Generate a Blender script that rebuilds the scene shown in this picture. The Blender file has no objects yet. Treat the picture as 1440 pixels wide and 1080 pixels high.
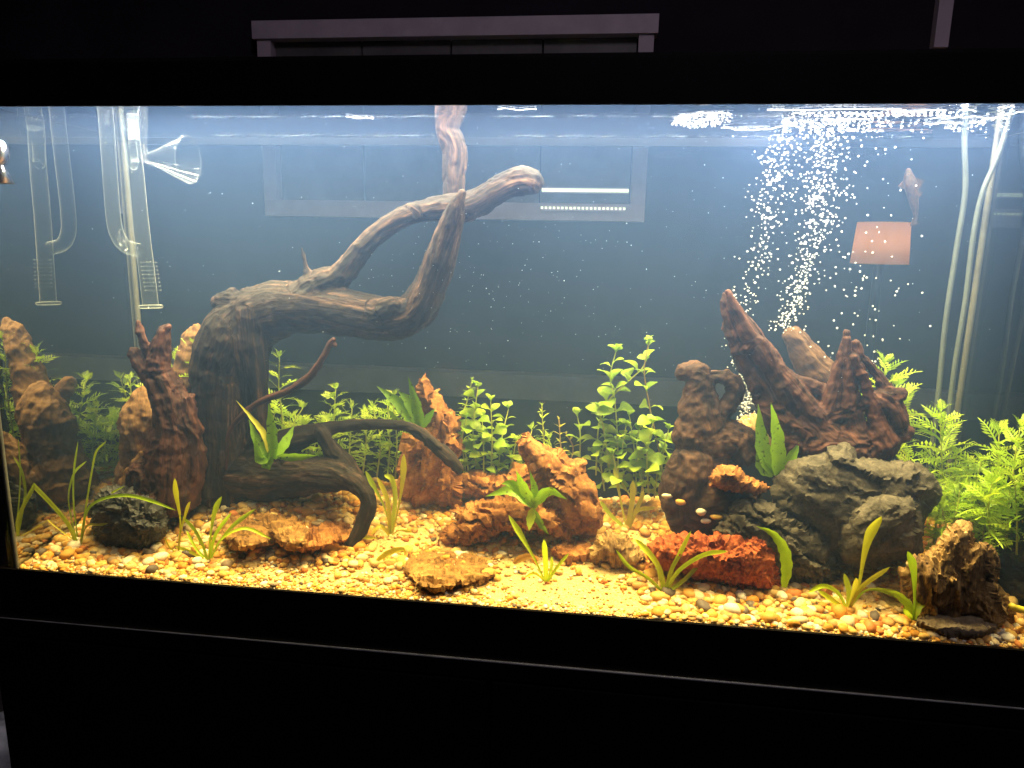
import bpy, bmesh, math, random
import numpy as np
from mathutils import Vector, Matrix
from mathutils.geometry import delaunay_2d_cdt
random.seed(7); RNG = np.random.default_rng(11)
SC = bpy.context.scene; COL = SC.collection

# ------------------------------------------------------------------ camera
CAM = np.array([0.1074, -0.7506, 0.4159]); YAW, PITCH, ROLL = 0.11946, 0.1963, 0.01958
FPX = 1000.0                                   # focal length in pixels of a 1440 wide frame
def _basis():
    cy, sy = math.cos(YAW), math.sin(YAW)
    fw = np.array([-sy*math.cos(PITCH), cy*math.cos(PITCH), -math.sin(PITCH)])
    r = np.array([cy, sy, 0.0]); u = np.cross(r, fw)
    c, s = math.cos(ROLL), math.sin(ROLL)
    return fw, c*r + s*u, c*u - s*r
FW, RT, UP = _basis()
cam_d = bpy.data.cameras.new('camera'); cam_d.lens = 36*FPX/1440; cam_d.sensor_width = 36
cam_d.clip_start = 0.01; cam_d.clip_end = 100
cam = bpy.data.objects.new('camera', cam_d); COL.objects.link(cam)
cam.matrix_world = Matrix([[RT[0], UP[0], -FW[0], CAM[0]], [RT[1], UP[1], -FW[1], CAM[1]],
                           [RT[2], UP[2], -FW[2], CAM[2]], [0, 0, 0, 1]])
SC.camera = cam
# ------------------------------------------------------------------ world, exposure, render
W = bpy.data.worlds.new('World'); SC.world = W; W.use_nodes = True
W.node_tree.nodes['Background'].inputs[0].default_value = (0.5, 0.42, 0.6, 1)
W.node_tree.nodes['Background'].inputs[1].default_value = 0.0035
SC.view_settings.view_transform = 'Standard'; SC.view_settings.look = 'None'
SC.view_settings.exposure = 0.1; SC.view_settings.gamma = 1.0
cy_ = SC.cycles
cy_.use_denoising = True
cy_.max_bounces = 7; cy_.diffuse_bounces = 4; cy_.glossy_bounces = 4; cy_.transmission_bounces = 6
cy_.volume_bounces = 3; cy_.transparent_max_bounces = 32
cy_.sample_clamp_indirect = 3.0; cy_.caustics_reflective = False; cy_.caustics_refractive = False
# ------------------------------------------------------------------ lamps (LED bars over the tank, added room fill light)
TL, TD, WZ, RZ = 0.61, 0.284, 0.559, 0.55      # half length, depth, water level, lower edge of top rim
def area(name, loc, sx, sy, power, col, rot=(0, 0, 0), spread=math.pi):
    l = bpy.data.lights.new(name, 'AREA'); l.shape = 'RECTANGLE'; l.size = sx; l.size_y = sy
    l.energy = power; l.color = col; l.spread = spread
    o = bpy.data.objects.new(name, l); o.location = loc; o.rotation_euler = rot; COL.objects.link(o); return o
LED = (1.0, 0.985, 0.93)
area('led_lamp', (0.0, 0.045, 0.596), 1.19, 0.012, 9.0, LED)
area('led_lamp', (0.0, 0.130, 0.614), 1.19, 0.012, 15.0, LED)
area('led_lamp', (0.0, 0.215, 0.632), 1.19, 0.012, 20.0, LED)
area('led_lamp', (0.43, 0.255, 0.599), 0.30, 0.012, 6.0, (0.72, 0.76, 1.0))
area('room_fill', (0.5, -1.2, 2.2), 0.6, 0.6, 12.0, (0.95, 0.85, 1.0), (0.62, 0, 0))  # added fill light, lifts the shaded fronts and the frame behind

# ------------------------------------------------------------------ pixel -> place helpers
def ray(px, py):
    px = np.asarray(px, float); py = np.asarray(py, float)
    return FW + ((px-720)/FPX)[..., None]*RT - ((py-540)/FPX)[..., None]*UP
def P(px, py, Y):
    d = ray(px, py); t = (np.asarray(Y, float)-CAM[1])/d[..., 1]
    return CAM + t[..., None]*d
def proj(p):
    d = np.asarray(p)-CAM; z = d@FW
    return 720+FPX*(d@RT)/z, 540-FPX*(d@UP)/z
def mpp(Y): return (Y-CAM[1])/FPX              # metres per pixel at depth Y (near enough)
# ------------------------------------------------------------------ noise
def _h(i, j, k, s):
    n = (i*374761393 + j*668265263 + k*2147483647 + s*974634777) & 0xFFFFFFFF
    n = ((n ^ (n >> 13))*1274126177) & 0xFFFFFFFF
    n = ((n ^ (n >> 16))*2246822519) & 0xFFFFFFFF
    return ((n ^ (n >> 15)) & 0xFFFF)/32767.5 - 1
def vnoise(p, seed=0):
    p = np.asarray(p, float); f = np.floor(p); i = f.astype(np.int64); u = p-f; u = u*u*(3-2*u)
    r = 0
    for a in (0, 1):
        for b in (0, 1):
            for c in (0, 1):
                w = (u[:, 0] if a else 1-u[:, 0])*(u[:, 1] if b else 1-u[:, 1])*(u[:, 2] if c else 1-u[:, 2])
                r = r + w*_h(i[:, 0]+a, i[:, 1]+b, i[:, 2]+c, seed)
    return r
def fbm(p, o=4, seed=0, ridged=False):
    r = 0; a = 1.0; t = 0; p = np.asarray(p, float)
    for k in range(o):
        n = vnoise(p, seed+k*17)
        if ridged: n = 1-2*np.abs(n)
        r = r + a*n; t += a; a *= 0.52; p = p*2.03+7.1
    return r/t
# ------------------------------------------------------------------ substrate height
MC = P(415, 700, 0.165)
def S(x, y):
    x = np.asarray(x, float); y = np.asarray(y, float)
    z = 0.001 + 0.039*np.clip(y/TD, 0, 1)**1.1
    z = z + 0.046*np.exp(-((x-MC[0])/0.13)**2-((y-MC[1]-0.01)/0.07)**2)
    z = z + 0.012*np.exp(-((x-0.30)/0.15)**2-((y-0.17)/0.08)**2)
    q = np.stack([x*14, y*14, 0*x], -1).reshape(-1, 3)
    z = z + (0.004*fbm(q, 3, 5)*np.clip(y.ravel()/0.05, 0.15, 1)).reshape(x.shape)
    return z
def G(px, py):
    px = np.atleast_1d(np.asarray(px, float)); py = np.atleast_1d(np.asarray(py, float))
    d = ray(px, py); lo = np.full(px.shape, 0.5); hi = np.full(px.shape, 1.6)
    for _ in range(30):
        m = (lo+hi)/2; p = CAM+m[:, None]*d
        under = p[:, 2] < S(p[:, 0], np.clip(p[:, 1], 0, 0.4))
        hi = np.where(under, m, hi); lo = np.where(under, lo, m)
    return CAM+hi[:, None]*d
def Yg(px, py): return float(np.clip(G(px, py)[0][1], 0.015, TD-0.012))
# ------------------------------------------------------------------ object helpers
def tag(o, label=None, cat=None, group=None, kind=None):
    if label: o['label'] = label
    if cat: o['category'] = cat
    if group: o['group'] = group
    if kind: o['kind'] = kind
    return o
def empty(name, loc, label, cat, group=None):
    o = bpy.data.objects.new(name, None); o.empty_display_size = 0.02; o.location = tuple(loc); COL.objects.link(o)
    return tag(o, label, cat, group)
def origin(o):
    v = np.array(o.location)
    while o.parent: o = o.parent; v = v+np.array(o.location)
    return v
def raw_mesh(name, V, F, mat, smooth=True):
    me = bpy.data.meshes.new(name); V = np.asarray(V, float)
    me.from_pydata([tuple(v) for v in V], [], [tuple(int(i) for i in f) for f in F])
    if smooth: me.polygons.foreach_set('use_smooth', [True]*len(me.polygons))
    if mat: me.materials.append(mat)
    me.update(); return me
def add(name, V, F, mat, parent=None, base=None, smooth=True, label=None, cat=None, group=None, kind=None):
    V = np.asarray(V, float)
    b = origin(parent) if parent else (np.array(base) if base is not None else np.array([V[:, 0].mean(), V[:, 1].mean(), V[:, 2].min()]))
    o = bpy.data.objects.new(name, raw_mesh(name, V-b, F, mat, smooth)); COL.objects.link(o)
    if parent: o.parent = parent
    else: o.location = tuple(b)
    return tag(o, label, cat, group, kind)
def box(x0, x1, y0, y1, z0, z1):
    V = [(x, y, z) for x in (x0, x1) for y in (y0, y1) for z in (z0, z1)]
    F = [(0, 1, 3, 2), (4, 6, 7, 5), (0, 4, 5, 1), (2, 3, 7, 6), (0, 2, 6, 4), (1, 5, 7, 3)]
    return np.array(V, float), F
def join(parts):
    Vs, Fs, n = [], [], 0
    for V, F in parts:
        Vs.append(np.asarray(V, float)); Fs += [tuple(i+n for i in f) for f in F]; n += len(V)
    return np.concatenate(Vs), Fs
def bevel_obj(o, w, n=2):
    m = o.modifiers.new('bevel', 'BEVEL'); m.width = w; m.segments = n; m.limit_method = 'ANGLE'
    for p in o.data.polygons: p.use_smooth = False
def crom(pts, n):
    """Catmull-Rom resample of rows, n samples per span."""
    p = np.asarray(pts, float); p = np.vstack([2*p[0]-p[1], p, 2*p[-1]-p[-2]]); out = []
    for i in range(1, len(p)-2):
        for t in np.linspace(0, 1, n, endpoint=False):
            a, b, c, d = p[i-1], p[i], p[i+1], p[i+2]
            out.append(0.5*((2*b)+(-a+c)*t+(2*a-5*b+4*c-d)*t*t+(-a+3*b-3*c+d)*t**3))
    out.append(p[-2]); return np.array(out)
def frames(C):
    T = np.gradient(C, axis=0); T /= np.linalg.norm(T, axis=1)[:, None]+1e-12
    N = np.zeros_like(C); ref = np.array([0.0, -1, 0.15])
    if abs(T[0]@ref) > 0.9: ref = np.array([0.0, 0.1, 1])
    n = ref-T[0]*(ref@T[0]); n /= np.linalg.norm(n); N[0] = n
    for i in range(1, len(C)):
        n = N[i-1]-T[i]*(N[i-1]@T[i]); N[i] = n/np.linalg.norm(n)
    return T, N, np.cross(T, N)
def tube(C, R, seg=12, depth=1.0, caps=True):
    C = np.asarray(C, float); R = np.broadcast_to(np.asarray(R, float), (len(C),)); T, N, B = frames(C)
    a = np.linspace(0, 2*math.pi, seg, endpoint=False)
    V = (C[:, None]+R[:, None, None]*(np.cos(a)[None, :, None]*N[:, None]*depth+np.sin(a)[None, :, None]*B[:, None])).reshape(-1, 3)
    F = [(i*seg+j, i*seg+(j+1) % seg, (i+1)*seg+(j+1) % seg, (i+1)*seg+j) for i in range(len(C)-1) for j in range(seg)]
    if caps:
        n = len(V); V = np.vstack([V, C[0]-T[0]*R[0]*0.6, C[-1]+T[-1]*R[-1]*0.6])
        F += [(n, (j+1) % seg, j) for j in range(seg)]
        k = (len(C)-1)*seg; F += [(n+1, k+j, k+(j+1) % seg) for j in range(seg)]
    return V, F
def lathe(prof, seg=24, close=False):
    a = np.linspace(0, 2*math.pi, seg, endpoint=False); V = []
    for r, z in prof: V += [(r*math.cos(t), r*math.sin(t), z) for t in a]
    F = [(i*seg+j, i*seg+(j+1) % seg, (i+1)*seg+(j+1) % seg, (i+1)*seg+j) for i in range(len(prof)-1) for j in range(seg)]
    return np.array(V), F
# ------------------------------------------------------------------ materials
class NT:
    def __init__(s, name):
        s.m = bpy.data.materials.new(name); s.m.use_nodes = True; s.t = s.m.node_tree; s.t.nodes.clear()
        s.out = s.n('ShaderNodeOutputMaterial')
    def n(s, typ, **k):
        x = s.t.nodes.new(typ)
        for a, v in k.items(): setattr(x, a, v)
        return x
    def l(s, a, b): s.t.links.new(a, b)
    def val(s, node, **k):
        for a, v in k.items(): node.inputs[a].default_value = v
        return node
def ramp(t, stops, interp='LINEAR'):
    r = t.n('ShaderNodeValToRGB'); r.color_ramp.interpolation = interp; e = r.color_ramp.elements
    while len(e) < len(stops): e.new(0.5)
    for x, (p, c) in zip(e, stops): x.position = p; x.color = (*c, 1)
    return r
def coords(t, attr=None, scale=(1, 1, 1)):
    if attr: a = t.n('ShaderNodeAttribute', attribute_name=attr); src = a.outputs['Vector']
    else: src = t.n('ShaderNodeTexCoord').outputs['Object']
    m = t.n('ShaderNodeMapping'); m.inputs['Scale'].default_value = scale; t.l(src, m.inputs['Vector'])
    return m.outputs[0]
def noise(t, vec, scale, detail=6, rough=0.6, dist=0.0):
    n = t.n('ShaderNodeTexNoise'); n.inputs['Scale'].default_value = scale; n.inputs['Detail'].default_value = detail
    n.inputs['Roughness'].default_value = rough; n.inputs['Distortion'].default_value = dist
    if vec is not None: t.l(vec, n.inputs['Vector'])
    return n.outputs['Fac']
def m_rock(name, stops, scale=40, rough=0.85, bump=0.6, attr=None, sc=(1, 1, 1), fine=260, spec=0.25):
    t = NT(name); v = coords(t, attr, sc); v0 = coords(t, None)
    f = noise(t, v, scale, 8, 0.65, 0.4); g = noise(t, v, fine, 5, 0.7)
    mx = t.n('ShaderNodeMath', operation='MULTIPLY_ADD'); mx.inputs[1].default_value = 0.5
    t.l(g, mx.inputs[0])
    s = t.n('ShaderNodeMath', operation='SUBTRACT'); s.inputs[1].default_value = 0.25; t.l(f, s.inputs[0])
    t.l(s.outputs[0], mx.inputs[2])
    r = ramp(t, stops); t.l(mx.outputs[0], r.inputs[0])
    b = t.n('ShaderNodeBsdfPrincipled'); t.l(r.outputs[0], b.inputs['Base Color'])
    b.inputs['Roughness'].default_value = rough; b.inputs['Specular IOR Level'].default_value = spec
    bp = t.n('ShaderNodeBump'); bp.inputs['Strength'].default_value = bump; bp.inputs['Distance'].default_value = 0.003
    t.l(mx.outputs[0], bp.inputs['Height']); t.l(bp.outputs[0], b.inputs['Normal']); t.l(b.outputs[0], t.out.inputs[0])
    return t.m
def m_plain(name, col, rough=0.5, spec=0.5, metal=0.0, vary=0.0, scale=30):
    t = NT(name); b = t.n('ShaderNodeBsdfPrincipled')
    if vary:
        f = noise(t, coords(t), scale, 5, 0.6)
        r = ramp(t, [(0.3, tuple(c*(1-vary) for c in col)), (0.7, tuple(min(1, c*(1+vary)) for c in col))]); t.l(f, r.inputs[0]); t.l(r.outputs[0], b.inputs['Base Color'])
    else: b.inputs['Base Color'].default_value = (*col, 1)
    b.inputs['Roughness'].default_value = rough; b.inputs['Specular IOR Level'].default_value = spec; b.inputs['Metallic'].default_value = metal
    t.l(b.outputs[0], t.out.inputs[0]); return t.m
def m_emit(name, col, s):
    t = NT(name); e = t.n('ShaderNodeEmission'); e.inputs[0].default_value = (*col, 1); e.inputs[1].default_value = s
    t.l(e.outputs[0], t.out.inputs[0]); return t.m
def m_leaf(name, c1, c2, c3=None, spots=False):
    t = NT(name); oi = t.n('ShaderNodeObjectInfo'); f = noise(t, coords(t), 90, 4, 0.6)
    a = t.n('ShaderNodeMath', operation='MULTIPLY_ADD'); a.inputs[1].default_value = 0.55; t.l(oi.outputs['Random'], a.inputs[0])
    k = t.n('ShaderNodeMath', operation='MULTIPLY_ADD'); k.inputs[1].default_value = 0.8; k.inputs[2].default_value = -0.18; t.l(f, k.inputs[0]); t.l(k.outputs[0], a.inputs[2])
    st = [(0.15, c1), (0.75, c2)]
    if c3: st.append((0.98, c3))
    r = ramp(t, st); t.l(a.outputs[0], r.inputs[0]); col = r.outputs[0]
    if spots:
        v = noise(t, coords(t), 170, 3, 0.5); rr = ramp(t, [(0.60, (1, 1, 1)), (0.68, (0.3, 0.25, 0.12))]); t.l(v, rr.inputs[0])
        mm = t.n('ShaderNodeMix', data_type='RGBA', blend_type='MULTIPLY'); mm.inputs[0].default_value = 1
        t.l(col, mm.inputs[6]); t.l(rr.outputs[0], mm.inputs[7]); col = mm.outputs[2]
    b = t.n('ShaderNodeBsdfPrincipled'); t.l(col, b.inputs['Base Color']); b.inputs['Roughness'].default_value = 0.45
    tr = t.n('ShaderNodeBsdfTranslucent'); t.l(col, tr.inputs[0])
    mx = t.n('ShaderNodeMixShader'); mx.inputs[0].default_value = 0.45; t.l(b.outputs[0], mx.inputs[1]); t.l(tr.outputs[0], mx.inputs[2])
    t.l(mx.outputs[0], t.out.inputs[0]); return t.m
def m_thin(name, ior=1.45, tint=(1, 1, 1), gain=1.0, rough=0.0, milk=0.0, rim=0.0):
    """clear sheet: lets light through, reflects by Fresnel"""
    t = NT(name); fr = t.n('ShaderNodeFresnel')
    ge = t.n('ShaderNodeNewGeometry'); mr = t.n('ShaderNodeMapRange'); mr.inputs['To Min'].default_value = ior; mr.inputs['To Max'].default_value = 1/ior
    t.l(ge.outputs['Backfacing'], mr.inputs['Value']); t.l(mr.outputs[0], fr.inputs[0])
    g = t.n('ShaderNodeMath', operation='MULTIPLY', use_clamp=True); g.inputs[1].default_value = gain; t.l(fr.outputs[0], g.inputs[0])
    tp = t.n('ShaderNodeBsdfTransparent'); tp.inputs[0].default_value = (*tint, 1)
    gl = t.n('ShaderNodeBsdfGlossy'); gl.inputs['Roughness'].default_value = rough
    mx = t.n('ShaderNodeMixShader'); t.l(g.outputs[0], mx.inputs[0]); t.l(tp.outputs[0], mx.inputs[1]); t.l(gl.outputs[0], mx.inputs[2])
    last = mx.outputs[0]
    if rim:                                        # pale diffuse mixed in as the highlight on edge-on glass walls
        d2 = t.n('ShaderNodeBsdfDiffuse'); d2.inputs[0].default_value = (0.85, 0.9, 0.92, 1); m3 = t.n('ShaderNodeMixShader'); m3.inputs[0].default_value = rim
        t.l(gl.outputs[0], m3.inputs[1]); t.l(d2.outputs[0], m3.inputs[2]); t.l(m3.outputs[0], mx.inputs[2])
    if milk:
        df = t.n('ShaderNodeBsdfDiffuse'); df.inputs[0].default_value = (0.9, 0.95, 1, 1)
        m2 = t.n('ShaderNodeMixShader'); m2.inputs[0].default_value = milk; t.l(last, m2.inputs[1]); t.l(df.outputs[0], m2.inputs[2]); last = m2.outputs[0]
    t.l(last, t.out.inputs[0]); return t.m
M = {}
M['wood_dark'] = m_rock('dark_driftwood', [(0.36, (0.006, 0.0045, 0.004)), (0.52, (0.021, 0.0135, 0.0105)), (0.63, (0.07, 0.039, 0.027)), (0.78, (0.27, 0.15, 0.10))], 60, 0.8, 0.8, 'grain', (1, 1, 0.09), 300)
M['wood_red'] = m_rock('red_driftwood', [(0.32, (0.010, 0.004, 0.003)), (0.52, (0.055, 0.02, 0.013)), (0.68, (0.12, 0.047, 0.03)), (0.82, (0.21, 0.095, 0.06))], 60, 0.75, 0.9, 'grain', (1, 1, 0.12), 280)
M['wood_brown'] = m_rock('brown_bogwood', [(0.32, (0.010, 0.0055, 0.0035)), (0.52, (0.052, 0.025, 0.015)), (0.68, (0.12, 0.06, 0.034)), (0.82, (0.2, 0.115, 0.07))], 60, 0.8, 0.9, 'grain', (1, 1, 0.35), 280)
M['wood_tan'] = m_rock('tan_wood', [(0.25, (0.0240, 0.0117, 0.0053)), (0.45, (0.1600, 0.0819, 0.0330)), (0.65, (0.2720, 0.1560, 0.0675)), (0.8, (0.3600, 0.2340, 0.1200))], 55, 0.8, 0.7, 'grain', (1, 1, 0.12), 260)
M['wood_peg'] = m_rock('brown_peg_wood', [(0.25, (0.02, 0.01, 0.006)), (0.45, (0.075, 0.038, 0.02)), (0.65, (0.14, 0.08, 0.042)), (0.8, (0.22, 0.14, 0.08))], 55, 0.8, 0.8, 'grain', (1, 1, 0.15), 260)
M['dragon'] = m_rock('orange_dragon_stone', [(0.28, (0.05, 0.016, 0.007)), (0.43, (0.21, 0.078, 0.02)), (0.58, (0.34, 0.15, 0.042)), (0.75, (0.48, 0.28, 0.11))], 45, 0.85, 0.8, None, (1, 1, 1), 220)
M['dragon_tan'] = m_rock('tan_stone', [(0.25, (0.2, 0.1, 0.03)), (0.5, (0.45, 0.27, 0.1)), (0.75, (0.6, 0.42, 0.2))], 45, 0.85, 0.8)
M['slate'] = m_rock('ochre_slate', [(0.30, (0.06, 0.026, 0.01)), (0.45, (0.2, 0.1, 0.028)), (0.6, (0.34, 0.18, 0.052)), (0.8, (0.46, 0.3, 0.12))], 40, 0.85, 0.8, None, (0.6, 1, 2.6), 240)
M['flake'] = m_rock('grey_slate', [(0.3, (0.09, 0.06, 0.035)), (0.5, (0.2, 0.15, 0.095)), (0.75, (0.34, 0.27, 0.18))], 45, 0.8, 0.7, None, (0.6, 1, 2))
M['lava_black'] = m_rock('black_lava', [(0.3, (0.005, 0.005, 0.0055)), (0.5, (0.022, 0.022, 0.022)), (0.68, (0.07, 0.067, 0.064)), (0.8, (0.17, 0.165, 0.15))], 60, 0.6, 1.0, None, (1, 1, 1), 240, 0.5)
M['lava_red'] = m_rock('red_lava', [(0.28, (0.10, 0.013, 0.006)), (0.48, (0.32, 0.072, 0.02)), (0.66, (0.46, 0.13, 0.04)), (0.8, (0.6, 0.22, 0.11))], 60, 0.85, 1.0, None, (1, 1, 1), 260)
M['grey'] = m_rock('grey_stone', [(0.30, (0.0234, 0.0195, 0.0140)), (0.47, (0.0663, 0.0562, 0.0398)), (0.62, (0.1131, 0.0952, 0.0686)), (0.82, (0.2028, 0.1755, 0.1326))], 45, 0.85, 0.9, None, (1, 1, 1), 260)
M['petrified'] = m_rock('petrified_stone', [(0.3, (0.025, 0.012, 0.005)), (0.45, (0.19, 0.105, 0.036)), (0.6, (0.38, 0.24, 0.09)), (0.76, (0.55, 0.4, 0.2))], 30, 0.8, 0.9, None, (2.6, 1, 0.5), 220)
M['sand'] = m_rock('sand', [(0.3, (0.36, 0.22, 0.07)), (0.5, (0.56, 0.39, 0.17)), (0.7, (0.68, 0.52, 0.28))], 320, 0.95, 0.5, None, (1, 1, 1), 900)
PEB = [(0.0, (0.58, 0.35, 0.09)), (0.18, (0.66, 0.46, 0.18)), (0.36, (0.55, 0.25, 0.04)), (0.46, (0.72, 0.56, 0.33)), (0.6, (0.5, 0.18, 0.05)), (0.67, (0.45, 0.25, 0.08)), (0.76, (0.76, 0.68, 0.52)), (0.84, (0.58, 0.31, 0.07)), (0.93, (0.12, 0.095, 0.08)), (0.965, (0.28, 0.2, 0.13))]
def m_pebble(name, per_object):
    t = NT(name)
    src = t.n('ShaderNodeObjectInfo').outputs['Random'] if per_object else t.n('ShaderNodeAttribute', attribute_name='rnd').outputs['Fac']
    r = ramp(t, PEB, 'CONSTANT'); t.l(src, r.inputs[0])
    f = noise(t, coords(t), 160, 4, 0.6); rr = ramp(t, [(0.25, (0.72, 0.7, 0.66)), (0.7, (1.1, 1.08, 1.05))]); t.l(f, rr.inputs[0])
    mm = t.n('ShaderNodeMix', data_type='RGBA', blend_type='MULTIPLY'); mm.inputs[0].default_value = 1; t.l(r.outputs[0], mm.inputs[6]); t.l(rr.outputs[0], mm.inputs[7])
    b = t.n('ShaderNodeBsdfPrincipled'); t.l(mm.outputs[2], b.inputs['Base Color']); b.inputs['Roughness'].default_value = 0.55; b.inputs['Specular IOR Level'].default_value = 0.2
    t.l(b.outputs[0], t.out.inputs[0]); return t.m
M['pebble'] = m_pebble('pebble', True); M['gravel'] = m_pebble('gravel', False)
M['leaf_bright'] = m_leaf('bright_leaf', (0.290, 0.459, 0.015), (0.522, 0.675, 0.030), (0.667, 0.567, 0.030))
M['leaf_round'] = m_leaf('round_leaf', (0.209, 0.367, 0.012), (0.376, 0.540, 0.028), (0.522, 0.432, 0.032))
M['leaf_fern'] = m_leaf('fern_leaf', (0.1364, 0.3003, 0.0050), (0.2728, 0.4950, 0.0110), None, True)
M['leaf_yellow'] = m_leaf('yellow_leaf', (0.4600, 0.4570, 0.0180), (0.6210, 0.5779, 0.0360), (0.5750, 0.3763, 0.0315))
M['leaf_grass'] = m_leaf('grass_leaf', (0.348, 0.540, 0.015), (0.609, 0.729, 0.030))
M['leaf_wist'] = m_leaf('wisteria_leaf', (0.2808, 0.4674, 0.0180), (0.5028, 0.6794, 0.0320), (0.6804, 0.6224, 0.0360))
M['leaf_amber'] = m_leaf('amber_leaf', (0.42, 0.2, 0.04), (0.6, 0.36, 0.07))
M['stem'] = m_plain('plant_stem', (0.42, 0.46, 0.07), 0.5, 0.3, 0, 0.3)
M['stem_brown'] = m_plain('brown_stem', (0.3, 0.2, 0.06), 0.5, 0.3, 0, 0.3)
M['black'] = m_plain('black_plastic', (0.0028, 0.002, 0.0026), 0.5, 0.08, 0, 0.3)
M['stand'] = m_plain('black_laminate', (0.002, 0.0016, 0.0019), 0.55, 0.08, 0, 0.3)
M['edge'] = m_plain('edge_highlight_grey', (0.12, 0.12, 0.135), 0.4, 0.5, 0, 0.3)  # lighter grey that paints the highlight on the stand's top edge
M['silicone'] = m_plain('silicone', (0.10, 0.10, 0.09), 0.35, 0.5, 0, 0.3)
M['tubing'] = m_plain('airline_tubing', (0.075, 0.09, 0.10), 0.35, 0.5, 0, 0.15)
M['glass'] = m_thin('tank_glass', 1.45); M['back_glass'] = m_thin('tank_back_glass', 1.33, (0.96, 0.98, 0.97), 0.35)
M['side_glass'] = m_thin('tank_side_glass', 0.6, (0.5, 0.55, 0.52), 0.72)
M['end_glass'] = m_thin('tank_end_glass', 0.6, (0.25, 0.3, 0.28), 0.16)
M['clear'] = m_thin('clear_glassware', 1.33, (0.95, 0.97, 0.97), 1.35, 0.04, 0.002, 0.4)
M['cup'] = m_thin('cup_glass', 1.16, (0.97, 0.98, 0.98), 0.7, 0.05)
M['lily'] = m_thin('lily_glass', 1.3, (0.97, 0.98, 0.98), 0.9, 0.05, 0.012, 0.16)
M['frosted'] = m_thin('frosted_glass', 1.4, (0.9, 0.93, 0.95), 0.8, 0.1, 0.015, 0.2)
M['bubble'] = m_plain('air_bubble', (0.85, 0.9, 1.0), 0.15, 0.9)
t = NT('air_bubble_clear'); a_ = t.n('ShaderNodeBsdfPrincipled'); a_.inputs['Base Color'].default_value = (0.8, 0.86, 1, 1); a_.inputs['Roughness'].default_value = 0.1; b_ = t.n('ShaderNodeBsdfTransparent'); lw = t.n('ShaderNodeLayerWeight'); lw.inputs[0].default_value = 0.55
mp_ = t.n('ShaderNodeMapRange'); mp_.inputs['To Min'].default_value = 0.35; mp_.inputs['To Max'].default_value = 0.95; t.l(lw.outputs['Facing'], mp_.inputs['Value'])
mx_ = t.n('ShaderNodeMixShader'); t.l(mp_.outputs[0], mx_.inputs[0]); t.l(b_.outputs[0], mx_.inputs[1]); t.l(a_.outputs[0], mx_.inputs[2]); t.l(mx_.outputs[0], t.out.inputs[0]); M['bubble_clear'] = t.m
M['room'] = m_plain('dark_wall', (0.016, 0.012, 0.018), 0.9, 0.1, 0, 0.3, 4)
M['white'] = m_plain('white_paint', (0.40, 0.32, 0.39), 0.6, 0.3, 0, 0.12, 12)
M['ledge'] = m_plain('grey_ledge', (0.2, 0.19, 0.2), 0.7, 0.2, 0, 0.2, 8)
M['pane'] = m_plain('dark_pane', (0.09, 0.08, 0.085), 0.5, 0.3, 0, 0.35, 6)
M['chrome'] = m_plain('chrome', (0.7, 0.68, 0.75), 0.2, 0.5, 1.0)
M['fish'] = m_rock('mottled_fish_skin', [(0.35, (0.008, 0.003, 0.002)), (0.55, (0.026, 0.010, 0.005)), (0.7, (0.05, 0.02, 0.01))], 200, 0.6, 0.5)
M['diode'] = m_emit('led_diode', (0.9, 0.92, 1.0), 14)
M['strip'] = m_emit('led_strip_glow', (0.85, 1.0, 0.9), 1.6)
t = NT('lit_lampshade'); a_ = t.n('ShaderNodeBsdfTranslucent'); a_.inputs[0].default_value = (0.9, 0.5, 0.27, 1); b_ = t.n('ShaderNodeBsdfDiffuse'); b_.inputs[0].default_value = (0.7, 0.5, 0.35, 1)
mx_ = t.n('ShaderNodeMixShader'); mx_.inputs[0].default_value = 0.25; t.l(a_.outputs[0], mx_.inputs[1]); t.l(b_.outputs[0], mx_.inputs[2]); t.l(mx_.outputs[0], t.out.inputs[0]); M['shade'] = t.m
M['cloth'] = m_plain('crumpled_cloth', (0.6, 0.6, 0.66), 0.8, 0.3, 0, 0.6, 20)
M['yellowp'] = m_plain('yellow_plastic', (0.75, 0.6, 0.05), 0.4, 0.5, 0, 0.1)
#--SECTION: TANK
def tank():
    r = empty('aquarium', (0, 0, -0.052), 'long glass fish tank with black plastic rims standing on a black cabinet', 'aquarium')
    g = 0.008; o = 0.004
    for nm, (z0, z1) in (('bottom_rim', (-0.052, 0.0065)), ('top_rim', (RZ, 0.5935))):
        parts = [box(-TL-g-o, TL+g+o, -g-o, -g, z0, z1), box(-TL-g-o, TL+g+o, TD+g, TD+g+o, z0, z1),
                 box(-TL-g-o, -TL-g, -g, TD+g, z0, z1), box(TL+g, TL+g+o, -g, TD+g, z0, z1)]
        x = add(nm, *join(parts), M['black'], r, smooth=False)
    add('front_pane', *box(-TL-g, TL+g, -g, -0.0006, -0.04, 0.592), M['glass'], r, smooth=False)
    add('back_pane', *box(-TL-g, TL+g, TD+0.0006, TD+g, -0.04, 0.592), M['back_glass'], r, smooth=False)
    for s in (-1, 1):
        x0, x1 = sorted((s*(TL+0.0006), s*(TL+g-0.001)))
        add('side_pane', *box(x0, x1, 0, TD, -0.04, 0.592), M['side_glass' if s < 0 else 'end_glass'], r, smooth=False)
    add('floor_pane', *box(-TL, TL, 0, TD, -0.046, -0.042), M['black'], r, smooth=False)
    for s in (-1, 1):
        for y in (0.003, TD-0.003):
            w = 0.004 if y < 0.1 else 0.007
            V, F = tube(np.array([[s*(TL-0.002), y, z] for z in np.linspace(-0.03, 0.597, 24)]), w*0.6, 8)
            add('silicone_seam', V, F, M['silicone'], r)
tank()
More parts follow.
